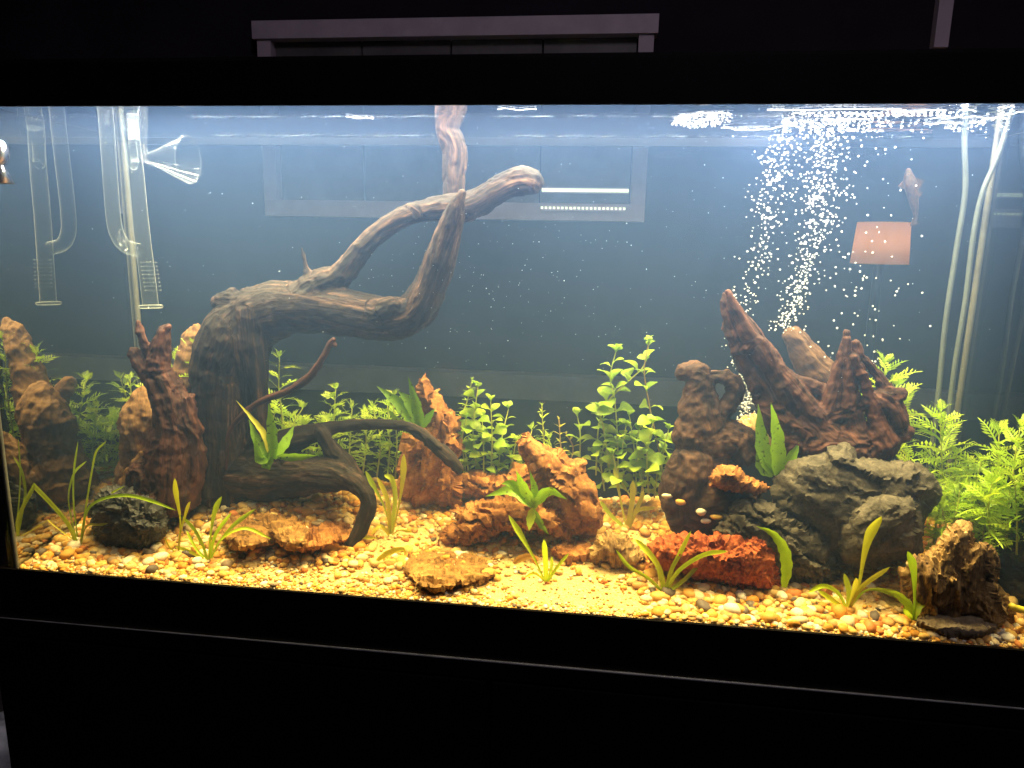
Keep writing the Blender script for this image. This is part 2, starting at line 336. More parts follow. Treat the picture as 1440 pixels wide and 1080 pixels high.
def stand():
    r = empty('cabinet_stand', (0, 0.14, -0.85), 'black cabinet stand with a painted grey edge highlight under the tank', 'cabinet')
    x = add('top_board', *box(-0.645, 0.655, -0.024, 0.32, -0.075, -0.0525), M['stand'], r, smooth=False)
    V, F = tube(np.array([[x_, -0.0235, -0.0535] for x_ in np.linspace(-0.62, 0.63, 40)]), 0.0011+0.0006*np.exp(-((np.linspace(-1, 1, 40)-0.2)/0.55)**2), 6)
    add('edge_highlight', V, F, M['edge'], r)  # strip added as the board edge's highlight, thickest right of centre
    add('body', *box(-0.634, 0.645, -0.014, 0.31, -0.85, -0.0755), M['stand'], r, smooth=False)
    for a, b in ((-0.63, -0.003), (0.003, 0.64)):
        d = add('door', *box(a, b, -0.0225, -0.0145, -0.80, -0.080), M['stand'], r, smooth=False); bevel_obj(d, 0.002)
stand()
#--SECTION: WATER
def water():
    nx, ny = 220, 60
    xs = np.linspace(-TL+0.0004, TL-0.0004, nx); ys = np.linspace(0.0004, TD-0.0004, ny)
    X, Y = np.meshgrid(xs, ys, indexing='ij')
    q = np.stack([X*26, Y*60, 0*X], -1).reshape(-1, 3); amp = 0.00008+0.0026/(1+np.exp(-(X.ravel()-0.12)*14))
    edge = np.minimum(np.minimum(X+TL, TL-X), np.minimum(Y, TD-Y)).ravel()
    Z = WZ+amp*fbm(q, 3, 3)*np.clip(edge/0.02, 0, 1)
    V = np.column_stack([X.ravel(), Y.ravel(), Z]); F = [(i*ny+j, (i+1)*ny+j, (i+1)*ny+j+1, i*ny+j+1) for i in range(nx-1) for j in range(ny-1)]
    n = len(V); zb = -0.041
    ring = [i*ny for i in range(nx)]+[(nx-1)*ny+j for j in range(1, ny)]+[i*ny+ny-1 for i in range(nx-2, -1, -1)]+[j for j in range(ny-2, 0, -1)]
    low = V[ring].copy(); low[:, 2] = zb; V = np.vstack([V, low]); m = len(ring)
    F += [(ring[k], n+k, n+(k+1) % m, ring[(k+1) % m]) for k in range(m)]+[tuple(n+k for k in range(m-1, -1, -1))]
    t = NT('tank_water')
    geo = t.n('ShaderNodeNewGeometry'); sp = t.n('ShaderNodeSeparateXYZ'); t.l(geo.outputs['True Normal'], sp.inputs[0])
    ab = t.n('ShaderNodeMath', operation='ABSOLUTE'); t.l(sp.outputs[2], ab.inputs[0])
    gt = t.n('ShaderNodeMath', operation='GREATER_THAN'); gt.inputs[1].default_value = 0.5; t.l(ab.outputs[0], gt.inputs[0])
    fr = t.n('ShaderNodeFresnel'); fr.inputs[0].default_value = 1.33
    f2 = t.n('ShaderNodeMath', operation='MULTIPLY'); t.l(fr.outputs[0], f2.inputs[0]); t.l(gt.outputs[0], f2.inputs[1])
    f3 = t.n('ShaderNodeMath', operation='MULTIPLY'); f3.inputs[1].default_value = 0.72; t.l(f2.outputs[0], f3.inputs[0])
    tp = t.n('ShaderNodeBsdfTransparent'); gl = t.n('ShaderNodeBsdfGlossy'); gl.inputs['Roughness'].default_value = 0.03
    mx = t.n('ShaderNodeMixShader'); t.l(f3.outputs[0], mx.inputs[0]); t.l(tp.outputs[0], mx.inputs[1]); t.l(gl.outputs[0], mx.inputs[2])
    t.l(mx.outputs[0], t.out.inputs['Surface'])
    sc = t.n('ShaderNodeVolumeScatter'); sc.inputs['Color'].default_value = (0.27, 0.475, 1.0, 1); sc.inputs['Density'].default_value = 0.37; sc.inputs['Anisotropy'].default_value = 0.15
    abn = t.n('ShaderNodeVolumeAbsorption'); abn.inputs['Color'].default_value = (0.97, 0.80, 0.09, 1); abn.inputs['Density'].default_value = 1.75
    ad = t.n('ShaderNodeAddShader'); t.l(sc.outputs[0], ad.inputs[0]); t.l(abn.outputs[0], ad.inputs[1]); t.l(ad.outputs[0], t.out.inputs['Volume'])
    add('water', V, F, t.m, base=(0, 0.14, 0), kind='structure', label='slightly hazy water filling the whole glass tank')
water()
#--SECTION: SUBSTRATE
SANDP = [[(530, 745), (600, 728), (640, 770), (560, 778), (520, 790)],
         [(690, 800), (720, 770), (770, 770), (840, 790), (890, 800), (905, 850), (850, 880), (740, 850)],
         [(1185, 850), (1230, 825), (1300, 835), (1290, 870), (1220, 868)], [(860, 745), (930, 745), (925, 765), (860, 760)],
         [(1380, 800), (1440, 790), (1440, 840), (1405, 840)]]
def inpoly(px, py, poly):
    x = np.asarray(px); y = np.asarray(py); c = np.zeros(x.shape, bool); n = len(poly)
    for i in range(n):
        (x1, y1), (x2, y2) = poly[i], poly[(i+1) % n]
        with np.errstate(divide='ignore', invalid='ignore'):
            c ^= ((y1 > y) != (y2 > y)) & (x < (x2-x1)*(y-y1)/(y2-y1+1e-12)+x1)
    return c
def ico(sub):
    b = bmesh.new(); bmesh.ops.create_icosphere(b, subdivisions=sub, radius=1)
    V = np.array([v.co[:] for v in b.verts]); F = [tuple(v.index for v in f.verts) for f in b.faces]; b.free(); return V, F
def pebble_shape(sub, seed):
    V, F = ico(sub); r = 1+0.22*vnoise(V*1.1+seed*3.3, seed)
    V = V*r[:, None]; V *= np.array([1.0, 0.74+0.2*math.sin(seed*2.1), 0.58+0.12*math.cos(seed*1.7)]); return V, F
def substrate():
    nx, ny = 260, 90
    xs = np.linspace(-TL+0.002, TL-0.002, nx); ys = np.linspace(0.001, TD-0.001, ny); X, Y = np.meshgrid(xs, ys, indexing='ij')
    Z = S(X, Y)+0.0006*fbm(np.stack([X*180, Y*180, 0*X], -1).reshape(-1, 3), 3, 9).reshape(X.shape)
    V = np.column_stack([X.ravel(), Y.ravel(), Z.ravel()]); F = [(i*ny+j, (i+1)*ny+j, (i+1)*ny+j+1, i*ny+j+1) for i in range(nx-1) for j in range(ny-1)]
    n = len(V); ring = [i*ny for i in range(nx)]+[(nx-1)*ny+j for j in range(1, ny)]+[i*ny+ny-1 for i in range(nx-2, -1, -1)]+[j for j in range(ny-2, 0, -1)]
    low = V[ring].copy(); low[:, 2] = -0.04; V = np.vstack([V, low]); m = len(ring)
    F += [(ring[k], n+k, n+(k+1) % m, ring[(k+1) % m]) for k in range(m)]
    bed = add('sand_bed', V, F, M['sand'], base=(0, 0.14, 0), kind='structure', label='cream sand bed sloping up to the back of the tank')
    N = 15500
    x = RNG.uniform(-TL+0.006, TL-0.006, N); y = RNG.uniform(0.004, TD-0.006, N)
    z = S(x, y); px, py = proj(np.column_stack([x, y, z]))
    sand = np.zeros(N, bool)
    for p in SANDP: sand |= inpoly(px, py, p)
    fine = (px > 330) & (px < 900) & (y < 0.055)
    keep = (~sand) | (RNG.random(N) < 0.42)
    size = RNG.lognormal(math.log(0.0047), 0.36, N); size = np.where(fine, size*0.55, size); size = np.where(sand, size*0.6, size)
    size = np.clip(np.where((px < 330) & (y < 0.03), size*0.75, size), 0.0014, 0.0108)
    size = np.minimum(size, y-0.0005)
    keep &= size > 0.0012
    n2 = 2600; xf = RNG.uniform(-TL+0.006, TL-0.006, n2); sf = np.clip(RNG.lognormal(math.log(0.0021), 0.35, n2), 0.0011, 0.005); yf = sf*0.9+np.abs(RNG.normal(0, 0.006, n2))+0.0006
    x = np.concatenate([x, xf]); y = np.concatenate([y, yf]); z = np.concatenate([z, S(xf, yf)-sf*0.25]); size = np.concatenate([size, sf]); px, py = proj(np.column_stack([x, y, z])); keep = np.concatenate([keep, np.ones(n2, bool)])
    idx = np.where(keep)[0]; idx = idx[np.argsort(-size[idx])]
    vis = (px > 20) & (px < 1440) & (py > 680)
    bigs = [i for i in idx if vis[i] and size[i] > 0.0045][:300]; bs = set(bigs)
    shapes = [pebble_shape(2, s) for s in range(7)]; small = [pebble_shape(1, s) for s in range(7)]
    # the 300 largest pebbles in view: each its own part of the bed
    me = [raw_mesh('pebble', V_, F_, M['pebble']) for V_, F_ in shapes]
    for k, i in enumerate(bigs):
        o = bpy.data.objects.new('pebble', me[k % 7]); COL.objects.link(o); o.parent = bed
        o.location = (x[i], y[i]-0.14, z[i]+size[i]*0.32); o.scale = (size[i],)*3
        o.rotation_euler = (RNG.normal(0, 0.25), RNG.normal(0, 0.25), RNG.uniform(0, 6.28))
    Vs, Fs, R, n = [], [], [], 0
    for k, i in enumerate(idx):
        if i in bs: continue
        V_, F_ = (shapes if size[i] > 0.0042 else small)[k % 7]
        e = Matrix.Rotation(RNG.uniform(0, 6.28), 3, 'Z')@Matrix.Rotation(RNG.normal(0, 0.35), 3, 'X')
        A = V_@np.array(e).T*size[i]+np.array([x[i], y[i], z[i]+size[i]*RNG.uniform(0.05, 0.5)])
        A[:, 1] = np.maximum(A[:, 1], 0.0008)
        Vs.append(A); Fs += [(a+n, b+n, c+n) for a, b, c in F_]; R.append(np.full(len(V_), RNG.random())); n += len(V_)
    g = add('gravel', np.concatenate(Vs), Fs, M['gravel'], base=(0, 0.14, 0), kind='stuff', label='loose cream, amber and brown gravel covering the sand')
    at = g.data.attributes.new('rnd', 'FLOAT', 'POINT'); at.data.foreach_set('value', np.concatenate(R))
substrate()
#--SECTION: WOOD
def wood(name, branches, mat, label, cat='driftwood', voxel=0.0022, lump=0.10, groove=0.0016, gs=70, parent=None, seed=0, depth=1.0, base=None, knots=0.0, iso=0.0008, lng=0.10):
    """branches: lists of (px, py, r_px, Y); fused into one body, then carved along the grain"""
    parts, Cs, Ts, Rs = [], [], [], []; off = 0.0
    for br in branches:
        b = crom([(p[0], p[1], p[2], p[3]) for p in br], 7)
        C = P(b[:, 0], b[:, 1], b[:, 3]); Rr = np.maximum(b[:, 2], 1.0)*mpp(b[:, 3])
        nz = fbm(C*38+seed, 3, seed); Rr = Rr*(1+lump*nz)
        C = C+0.3*lump*Rr[:, None]*np.stack([fbm(C*30+k*9.1, 2, seed+k) for k in range(3)], -1)
        parts.append(tube(C, Rr, 18, depth)); s = np.concatenate([[0], np.cumsum(np.linalg.norm(np.diff(C, axis=0), axis=1))])+off
        off = s[-1]+0.3; Cs.append(C); Ts.append(s); Rs.append(Rr)
    V, F = join(parts); me = raw_mesh(name+'_hull', V, F, None); ob = bpy.data.objects.new('hull', me); COL.objects.link(ob)
    mo = ob.modifiers.new('r', 'REMESH'); mo.mode = 'VOXEL'; mo.voxel_size = voxel
    sm = ob.modifiers.new('s', 'SMOOTH'); sm.factor = 0.5; sm.iterations = 4
    ev = ob.evaluated_get(bpy.context.evaluated_depsgraph_get()); m2 = bpy.data.meshes.new_from_object(ev)
    bpy.data.objects.remove(ob); m2.name = name
    n = len(m2.vertices); co = np.empty(n*3); m2.vertices.foreach_get('co', co); co = co.reshape(-1, 3)
    no = np.empty(n*3); m2.vertex_normals.foreach_get('vector', no); no = no.reshape(-1, 3)
    best = np.full(n, 1e9); gr = np.zeros((n, 3))
    for C, s, Rr in zip(Cs, Ts, Rs):
        for a in range(0, n, 4000):
            d = np.linalg.norm(co[a:a+4000, None]-C[None], axis=2)-0.6*Rr[None]; k = d.argmin(1); dm = d[np.arange(len(k)), k]
            up = dm < best[a:a+4000]; rel = co[a:a+4000]-C[k]
            T = np.gradient(C, axis=0); T /= np.linalg.norm(T, axis=1)[:, None]; al = (rel*T[k]).sum(1); rel = rel-al[:, None]*T[k]
            val = np.column_stack([rel[:, 0]+rel[:, 1]*0.6, rel[:, 2]+rel[:, 1]*0.5, s[k]+al]); g0 = gr[a:a+4000]; g0[up] = val[up]; best[a:a+4000] = np.minimum(best[a:a+4000], dm)
    q = gr*np.array([gs*2.2, gs*2.2, gs*lng])
    mask = np.clip(0.55+0.9*fbm(co*16, 2, seed+21), 0.1, 1.3)
    disp = groove*mask*(fbm(q+1.3*fbm(co*40, 2, seed+2)[:, None], 5, seed+3, True)-0.35)*1.5+iso*fbm(co*120, 4, seed+5)
    if knots: disp = disp+knots*fbm(co*45, 3, seed+8, True)
    co = co+no*disp[:, None]
    b = origin(parent) if parent else (np.array(base) if base is not None else np.array([co[:, 0].mean(), co[:, 1].mean(), co[:, 2].min()]))
    m2.vertices.foreach_set('co', (co-b).ravel()); m2.polygons.foreach_set('use_smooth', [True]*len(m2.polygons))
    at = m2.attributes.new('grain', 'FLOAT_VECTOR', 'POINT'); at.data.foreach_set('vector', gr.ravel())
    m2.materials.clear(); m2.materials.append(mat); m2.update()
    o = bpy.data.objects.new(name, m2); COL.objects.link(o)
    if parent: o.parent = parent
    else: o.location = tuple(b); tag(o, label, cat)
    return o
def br(Y, *pts): return [(p[0], p[1], p[2], p[3] if len(p) > 3 else Y) for p in pts]
main = wood('driftwood', [
    br(.17, (325, 700, 46), (322, 650, 50), (318, 600, 48), (318, 550, 52), (322, 505, 53), (350, 455, 47), (400, 433, 39), (450, 434, 38), (500, 441, 33), (548, 449, 30), (585, 436, 27), (606, 400, 25, .165), (623, 350, 23, .155), (637, 308, 15, .142), (645, 284, 9, .135), (651, 268, 4, .132)),
    br(.17, (335, 665, 44), (400, 668, 38, .15), (465, 668, 25, .13), (503, 680, 16, .115), (518, 705, 13, .105), (511, 735, 12, .10), (497, 762, 10, .09), (487, 778, 9, .085)),
    br(.15, (375, 635, 27), (430, 612, 16), (480, 600, 10), (530, 597, 8), (575, 601, 8), (605, 621, 10), (632, 645, 10), (648, 664, 7)),
    br(.14, (450, 606, 10), (464, 630, 13), (484, 658, 18), (503, 680, 15)),
    br(.17, (425, 425, 32), (455, 400, 25), (480, 387, 18), (520, 338, 15), (565, 306, 14), (610, 294, 16), (660, 290, 21), (700, 268, 19), (730, 256, 20), (750, 257, 18), (758, 258, 13)),
    br(.195, (640, 300, 14), (638, 250, 16), (640, 212, 18), (629, 182, 17), (631, 155, 19), (640, 120, 20)),
    br(.165, (435, 398, 8), (429, 372, 4), (424, 347, 2.5)),
    br(.165, (588, 298, 9), (578, 288, 4)),
    br(.165, (330, 425, 22), (308, 424, 13), (302, 420, 8)),
    br(.15, (352, 450, 22), (356, 490, 22), (364, 540, 14), (368, 590, 14), (374, 645, 20)),
    br(.15, (318, 470, 24), (304, 510, 28), (297, 560, 26), (300, 620, 26), (296, 690, 34)),
    br(.15, (535, 436, 18), (556, 428, 13)),
    br(.14, (405, 655, 10), (414, 672, 9), (421, 692, 4)),
], M['wood_dark'], 'large dark arching driftwood trunk with looping branches and root legs', seed=1, lump=0.15, groove=0.0026, gs=60, iso=0.0012, depth=0.95, voxel=0.0019, lng=0.07)
wood('twig', [br(.13, (318, 660, 3), (322, 610, 3.5), (345, 580, 5), (372, 562, 5), (405, 550, 6), (435, 530, 6.5), (453, 505, 5), (463, 485, 4.5), (470, 476, 4)), br(.13, (466, 482, 4), (473, 486, 3))],
     M['wood_red'], None, voxel=0.0012, groove=0.0008, seed=4, parent=main)
wood('driftwood', [
    br(.115, (238, 705, 48), (242, 650, 42), (246, 600, 33), (238, 560, 28), (226, 530, 22)),
    br(.115, (222, 528, 18), (224, 500, 17), (229, 478, 13), (231, 466, 10), (237, 458, 5)),
    br(.115, (218, 535, 16), (203, 518, 11), (191, 500, 8), (186, 494, 6)),
    br(.115, (212, 500, 9), (203, 482, 8), (196, 462, 6), (194, 450, 3)),
    br(.115, (255, 560, 20), (268, 610, 18), (275, 650, 17), (262, 690, 24)),
    br(.10, (215, 690, 24), (200, 660, 16), (192, 690, 20))],
    M['wood_red'], 'gnarled dark red driftwood with three broken fingers in front of the tan stump', seed=12, lump=0.20, groove=0.005, gs=44, iso=0.0024, lng=0.12, voxel=0.0018)
wood('wood_stump', [
    br(.17, (200, 700, 40), (205, 650, 36), (207, 610, 38), (206, 575, 28), (203, 552, 14)),
    br(.20, (235, 700, 44), (242, 650, 38), (252, 600, 31), (260, 550, 24), (266, 510, 18), (270, 484, 14), (276, 466, 9), (278, 458, 4)),
    br(.21, (250, 580, 16), (225, 555, 12), (215, 540, 8)),
    br(.13, (190, 690, 22), (205, 655, 20), (235, 630, 14))],
    M['wood_tan'], 'smooth tan wood stump tucked behind the gnarled red driftwood', 'wood stump', seed=22, lump=0.24, groove=0.004, gs=40, knots=0.0045, iso=0.002, voxel=0.0019)
bog = wood('bogwood', [
    br(.16, (953, 524, 9), (972, 520, 13), (985, 530, 18), (985, 555, 22), (984, 580, 27), (986, 612, 36), (994, 650, 42)),
    br(.16, (1000, 528, 10), (1018, 529, 8), (1033, 538, 9), (1034, 556, 10), (1022, 572, 10), (1005, 590, 16)),
    br(.155, (1000, 620, 34), (1035, 618, 26), (1055, 640, 24)),
    br(.14, (975, 640, 26), (965, 690, 38), (975, 720, 42), (1010, 700, 44), (1050, 695, 28))],
    M['wood_brown'], 'brown knobbly bogwood with a looped handle at its top', 'bogwood', seed=31, lump=0.26, groove=0.006, gs=30, knots=0.0035, iso=0.0026, lng=0.5)
wood('driftwood', [
    br(.155, (1018, 412, 4), (1022, 440, 8), (1032, 470, 12), (1050, 510, 14), (1072, 545, 18), (1100, 585, 28), (1140, 625, 40)),
    br(.145, (1022, 408, 4), (1038, 440, 9), (1056, 475, 12), (1085, 515, 15), (1120, 560, 17), (1150, 600, 20), (1165, 640, 26)),
    br(.16, (1030, 430, 6), (1056, 462, 8), (1078, 500, 14), (1105, 550, 22), (1135, 600, 34)),
    br(.14, (1050, 492, 5), (1066, 478, 6), (1078, 492, 8), (1092, 530, 9), (1115, 575, 10)),
    br(.165, (1085, 515, 10), (1110, 530, 9), (1140, 541, 9), (1172, 560, 12)),
    br(.15, (1190, 466, 3), (1188, 488, 6), (1180, 520, 9), (1170, 560, 11), (1160, 600, 16), (1165, 640, 26)),
    br(.148, (1190, 475, 5), (1192, 520, 10), (1192, 560, 14), (1198, 600, 20), (1205, 635, 34)),
    br(.15, (1203, 480, 6), (1206, 498, 7), (1200, 492, 5)),
    br(.14, (1200, 500, 5), (1214, 528, 7), (1222, 556, 8), (1232, 590, 12), (1240, 625, 24)),
    br(.155, (1206, 495, 5), (1230, 525, 7), (1248, 552, 9), (1262, 580, 12), (1258, 615, 22)),
    br(.145, (1230, 560, 14), (1250, 575, 15), (1262, 600, 16)),
    br(.15, (1250, 552, 10), (1272, 556, 9)),
    br(.143, (1166, 588, 9), (1205, 574, 6), (1238, 566, 5), (1268, 559, 3)),
    br(.15, (1240, 620, 28), (1265, 611, 12), (1280, 605, 9)),
    br(.15, (1095, 556, 8), (1070, 553, 5)),
    br(.15, (1140, 630, 38), (1200, 632, 36), (1240, 622, 26))],
    M['wood_red'], 'big reddish brown driftwood with a long slanting limb above the grey stones', seed=41, lump=0.2, groove=0.0042, gs=56, iso=0.0024, voxel=0.0016, lng=0.08)
wood('wood_stump', [br(.225, (1113, 464, 10), (1120, 480, 15), (1138, 508, 20), (1160, 540, 26), (1185, 590, 30))],
     M['wood_peg'], 'plain tan wood peg poking up behind the big reddish driftwood', 'wood stump', seed=51, lump=0.16, groove=0.003, knots=0.002)
#--SECTION: ROCKS
def facet(p, seed):
    i = np.floor(p).astype(np.int64); best = np.full(len(p), 1e9); val = np.zeros(len(p))
    for a in (-1, 0, 1):
        for b in (-1, 0, 1):
            for c in (-1, 0, 1):
                k = i+np.array([a, b, c]); J = np.stack([_h(k[:, 0], k[:, 1], k[:, 2], seed+m) for m in range(6)], 1)
                r = p-(k+0.5+0.45*J[:, :3]); d = (r*r).sum(1); up = d < best
                best = np.where(up, d, best); val = np.where(up, (r*J[:, 3:]).sum(1)*1.1+0.35*J[:, 3], val)
    return val
def rock(name, poly, mat, label=None, cat='rock', T=0.04, Y=None, basepx=None, amp=0.004, sc=45, aniso=(1, 1, 1), step=3.2, seed=0, ridged=True, parent=None, fine=0.0012, group=None, strata=0.0, sdir=(0, 0, 1), sfreq=160, prof=0.6, chip=0.0, chs=55, ang=0.0, lay=0.0):
    poly = np.asarray(poly, float)
    if Y is None:
        b = basepx or (poly[:, 0].mean(), poly[:, 1].max()); Y = min(Yg(*b)+T*0.75, TD-T*0.9)
    # densified, slightly uneven outline
    pts = []
    for i in range(len(poly)):
        a, c = poly[i], poly[(i+1) % len(poly)]; k = max(1, int(np.hypot(*(c-a))/step))
        pts += [a+(c-a)*t for t in np.linspace(0, 1, k, endpoint=False)]
    pts = np.array(pts); w = np.column_stack([pts/14, np.full(len(pts), seed*1.7)])
    pts = pts+np.column_stack([fbm(w, 3, seed), fbm(w+31, 3, seed+2)])*2.6
    x0, y0 = pts.min(0); x1, y1 = pts.max(0)
    gx, gy = np.meshgrid(np.arange(x0, x1, step), np.arange(y0, y1, step)); gx = gx.ravel()+RNG.uniform(-.3, .3, gx.size)*step; gy = gy.ravel()+RNG.uniform(-.3, .3, gy.size)*step
    a = pts; b = np.roll(pts, -1, 0); ab = b-a
    def dist(q):
        out = np.empty(len(q))
        for s in range(0, len(q), 2000):
            r = q[s:s+2000, None]-a[None]; t = np.clip((r*ab).sum(2)/((ab*ab).sum(1)+1e-9), 0, 1); out[s:s+2000] = np.linalg.norm(r-t[..., None]*ab, axis=2).min(1)
        return out
    q = np.column_stack([gx, gy]); ins = inpoly(gx, gy, [tuple(p) for p in pts]); q = q[ins]; d = dist(q); q = q[d > step*0.55]; d = d[d > step*0.55]
    allp = np.vstack([pts, q]); nb = len(pts); D = np.concatenate([np.zeros(nb), d])
    res = delaunay_2d_cdt([Vector(p) for p in allp], [(i, (i+1) % nb) for i in range(nb)], [], 1, 1e-4)
    vv = np.array([v[:] for v in res[0]]); src = [o[0] if o else -1 for o in res[3]]; Dv = np.array([D[s] if s >= 0 else 0 for s in src])
    tri = [tuple(f) for f in res[2]]
    Rm = D.max(); h = T*(1-(1-np.clip(Dv/Rm, 0, 1))**2)**prof
    Vf = P(vv[:, 0], vv[:, 1], np.full(len(vv), Y)-h); inner = np.where(Dv > 0)[0]; mp = {int(i): len(vv)+k for k, i in enumerate(inner)}
    Vb = P(vv[inner, 0], vv[inner, 1], Y+h[inner]*0.8)
    if lay:                                        # a slab lying on the gravel: outline on a level plane, thickness downwards
        c0 = G(poly[:, 0].mean(), poly[:, 1].mean())[0]; zt = S(c0[0], c0[1])+lay
        def lev(q, z):
            d_ = ray(q[:, 0], q[:, 1]); t_ = (z-CAM[2])/d_[:, 2]; return CAM+t_[:, None]*d_
        k = h/max(h.max(), 1e-9); Vf = lev(vv, zt-0.35*lay*(1-k)); Vb = lev(vv[inner], zt-0.35*lay+0*k[inner]); Vb[:, 2] -= 1.6*lay*k[inner]
    V = np.vstack([Vf, Vb]); F = [(t_[0], t_[1], t_[2]) for t_ in tri]+[tuple(mp.get(int(i), int(i)) for i in (t_[2], t_[1], t_[0])) for t_ in tri]
    me = raw_mesh('tmp', V, F, None); no = np.empty(len(V)*3); me.vertex_normals.foreach_get('vector', no); no = no.reshape(-1, 3)
    c = V.mean(0)
    if (no*(V-c)).sum() < 0: F = [f[::-1] for f in F]; no = -no
    bpy.data.meshes.remove(me)
    an = np.array(aniso); ca, sa = math.cos(math.radians(ang)), math.sin(math.radians(ang))
    U = np.column_stack([V[:, 0]*ca+V[:, 2]*sa, V[:, 1], -V[:, 0]*sa+V[:, 2]*ca])
    U = U+0.006*np.stack([fbm(V*45+k*7.7, 3, seed+k) for k in range(3)], -1)
    n1 = fbm(U*sc*an+seed*5.1, 5, seed, ridged); n2 = fbm(U*sc*4.2*an, 4, seed+9, True)
    disp = amp*(n1-0.2)+fine*(n2-0.3)
    if chip: disp = disp+chip*facet(U*chs*an+seed*3.7, seed+50)+0.45*chip*facet(U*chs*2.3*an, seed+60)+0.08*chip*facet(U*chs*5.1*an, seed+70)
    if strata:
        sd = np.array(sdir, float); sd /= np.linalg.norm(sd); ph = (V@sd)*sfreq+2.2*fbm(V*30, 3, seed+4); fr_ = ph-np.floor(ph)
        disp = disp+strata*(np.where(fr_ < 0.75, 0.5, -0.9)+0.4*vnoise(np.column_stack([np.floor(ph), V[:, 0]*40, V[:, 1]*40]), seed))
    V = V+no*disp[:, None]
    V[:, 1] = np.clip(V[:, 1], 0.003, TD-0.003)
    o = add(name, V, F, mat, parent, label=label, cat=cat if not parent else None, group=group)
    o.data.set_sharp_from_angle(angle=math.radians(42)); return o
rock('grey_stone', [(1085, 688), (1092, 668), (1110, 650), (1140, 638), (1170, 626), (1190, 625), (1202, 633), (1210, 643), (1240, 650), (1262, 652), (1290, 655), (1310, 665), (1321, 685), (1316, 705), (1300, 720), (1294, 770), (1240, 800), (1150, 790), (1090, 725)],
     M['grey'], 'largest grey weathered stone carrying the big reddish driftwood', T=0.05, Y=0.13, amp=0.0035, sc=45, seed=3, fine=0.0016, aniso=(0.7, 1, 1.5), ang=-20, chip=0.005, chs=20, step=2.8, prof=0.42)
rock('grey_stone', [(1000, 752), (1012, 730), (1028, 712), (1045, 702), (1075, 703), (1095, 712), (1120, 728), (1150, 745), (1168, 765), (1180, 790), (1186, 826), (1150, 832), (1112, 824), (1060, 815), (1020, 790)],
     M['grey'], 'folded grey stone sloping down behind the red lava rock', T=0.04, Y=0.11, amp=0.004, sc=60, seed=5, fine=0.0018, strata=0.003, sdir=(0.5, 0, 0.8), sfreq=70, ang=-35, aniso=(0.55, 1, 1.5), chip=0.003, chs=30, step=2.6, prof=0.42)
rock('grey_stone', [(1178, 762), (1182, 735), (1200, 715), (1225, 700), (1255, 693), (1280, 697), (1295, 712), (1298, 740), (1297, 772), (1280, 788), (1255, 788), (1240, 797), (1215, 802), (1190, 792)],
     M['grey'], 'rounded grey stone lobe below the largest stone beside the petrified rock', T=0.035, Y=0.095, amp=0.0035, sc=55, seed=8, fine=0.0016, ang=35, aniso=(0.7, 1, 1.4), chip=0.003, chs=26, step=2.6, prof=0.45)
rock('lava_rock', [(905, 770), (925, 757), (960, 750), (1000, 752), (1040, 752), (1065, 750), (1082, 757), (1090, 772), (1094, 800), (1098, 824), (1080, 832), (1050, 829), (1010, 822), (975, 814), (940, 802), (915, 792)],
     M['lava_red'], 'bright brick red porous lava rock half buried in gravel', T=0.034, amp=0.005, sc=90, seed=11, fine=0.0022, prof=0.45, chip=0.004, chs=60, step=2.2)
rock('lava_rock', [(128, 722), (135, 700), (150, 688), (175, 685), (200, 695), (225, 710), (235, 730), (232, 755), (215, 774), (190, 779), (165, 775), (140, 758)],
     M['lava_black'], 'black craggy lava rock at the foot of the gnarled red driftwood', T=0.036, amp=0.008, sc=75, seed=13, fine=0.004, chip=0.004, chs=55, step=2.2)
rock('dragon_stone', [(566, 645), (570, 612), (592, 600), (585, 565), (583, 545), (590, 533), (600, 537), (612, 555), (630, 565), (642, 580), (645, 600), (640, 612), (648, 628), (645, 650), (648, 690), (640, 714), (610, 718), (580, 716), (564, 695)],
     M['dragon'], 'upright orange dragon stone rising to a narrow peak', T=0.035, Y=.215, amp=0.004, sc=40, seed=15, aniso=(1.1, 1.1, 0.38), fine=0.0012, chip=0.01, chs=32, ang=-8, step=2.2, prof=0.45)
rock('dragon_stone', [(725, 625), (733, 608), (742, 605), (755, 618), (775, 632), (790, 633), (800, 645), (820, 650), (822, 665), (838, 680), (848, 710), (845, 738), (830, 752), (800, 760), (785, 755), (775, 725), (755, 690), (740, 655), (728, 640)],
     M['dragon'], 'leaning orange dragon stone with a fern at its foot', T=0.035, Y=.16, amp=0.004, sc=40, seed=17, aniso=(0.4, 1.1, 1.1), ang=-52, fine=0.0012, chip=0.01, chs=32, step=2.2, prof=0.45)
rock('dragon_stone', [(620, 768), (622, 745), (640, 735), (638, 715), (665, 705), (700, 700), (740, 705), (775, 715), (792, 730), (785, 745), (705, 750), (680, 760), (655, 771), (625, 772)],
     M['dragon'], 'flat layered orange stone lying in front of the upright dragon stone', T=0.045, Y=.15, amp=0.003, sc=40, seed=19, aniso=(0.3, 1, 1.3), strata=0.005, sfreq=65, ang=6, chip=0.006, step=2.2, prof=0.4, chs=36, fine=0.001)
rock('dragon_stone', [(643, 698), (648, 668), (670, 662), (700, 668), (725, 658), (748, 660), (745, 690), (715, 696), (680, 706)],
     M['dragon'], 'low layered orange stone at the back between the upright and leaning stones', T=0.03, Y=.235, amp=0.003, sc=40, seed=21, strata=0.004, sfreq=65, aniso=(0.3, 1, 1.3), chip=0.006, step=2.4, chs=36, fine=0.001)
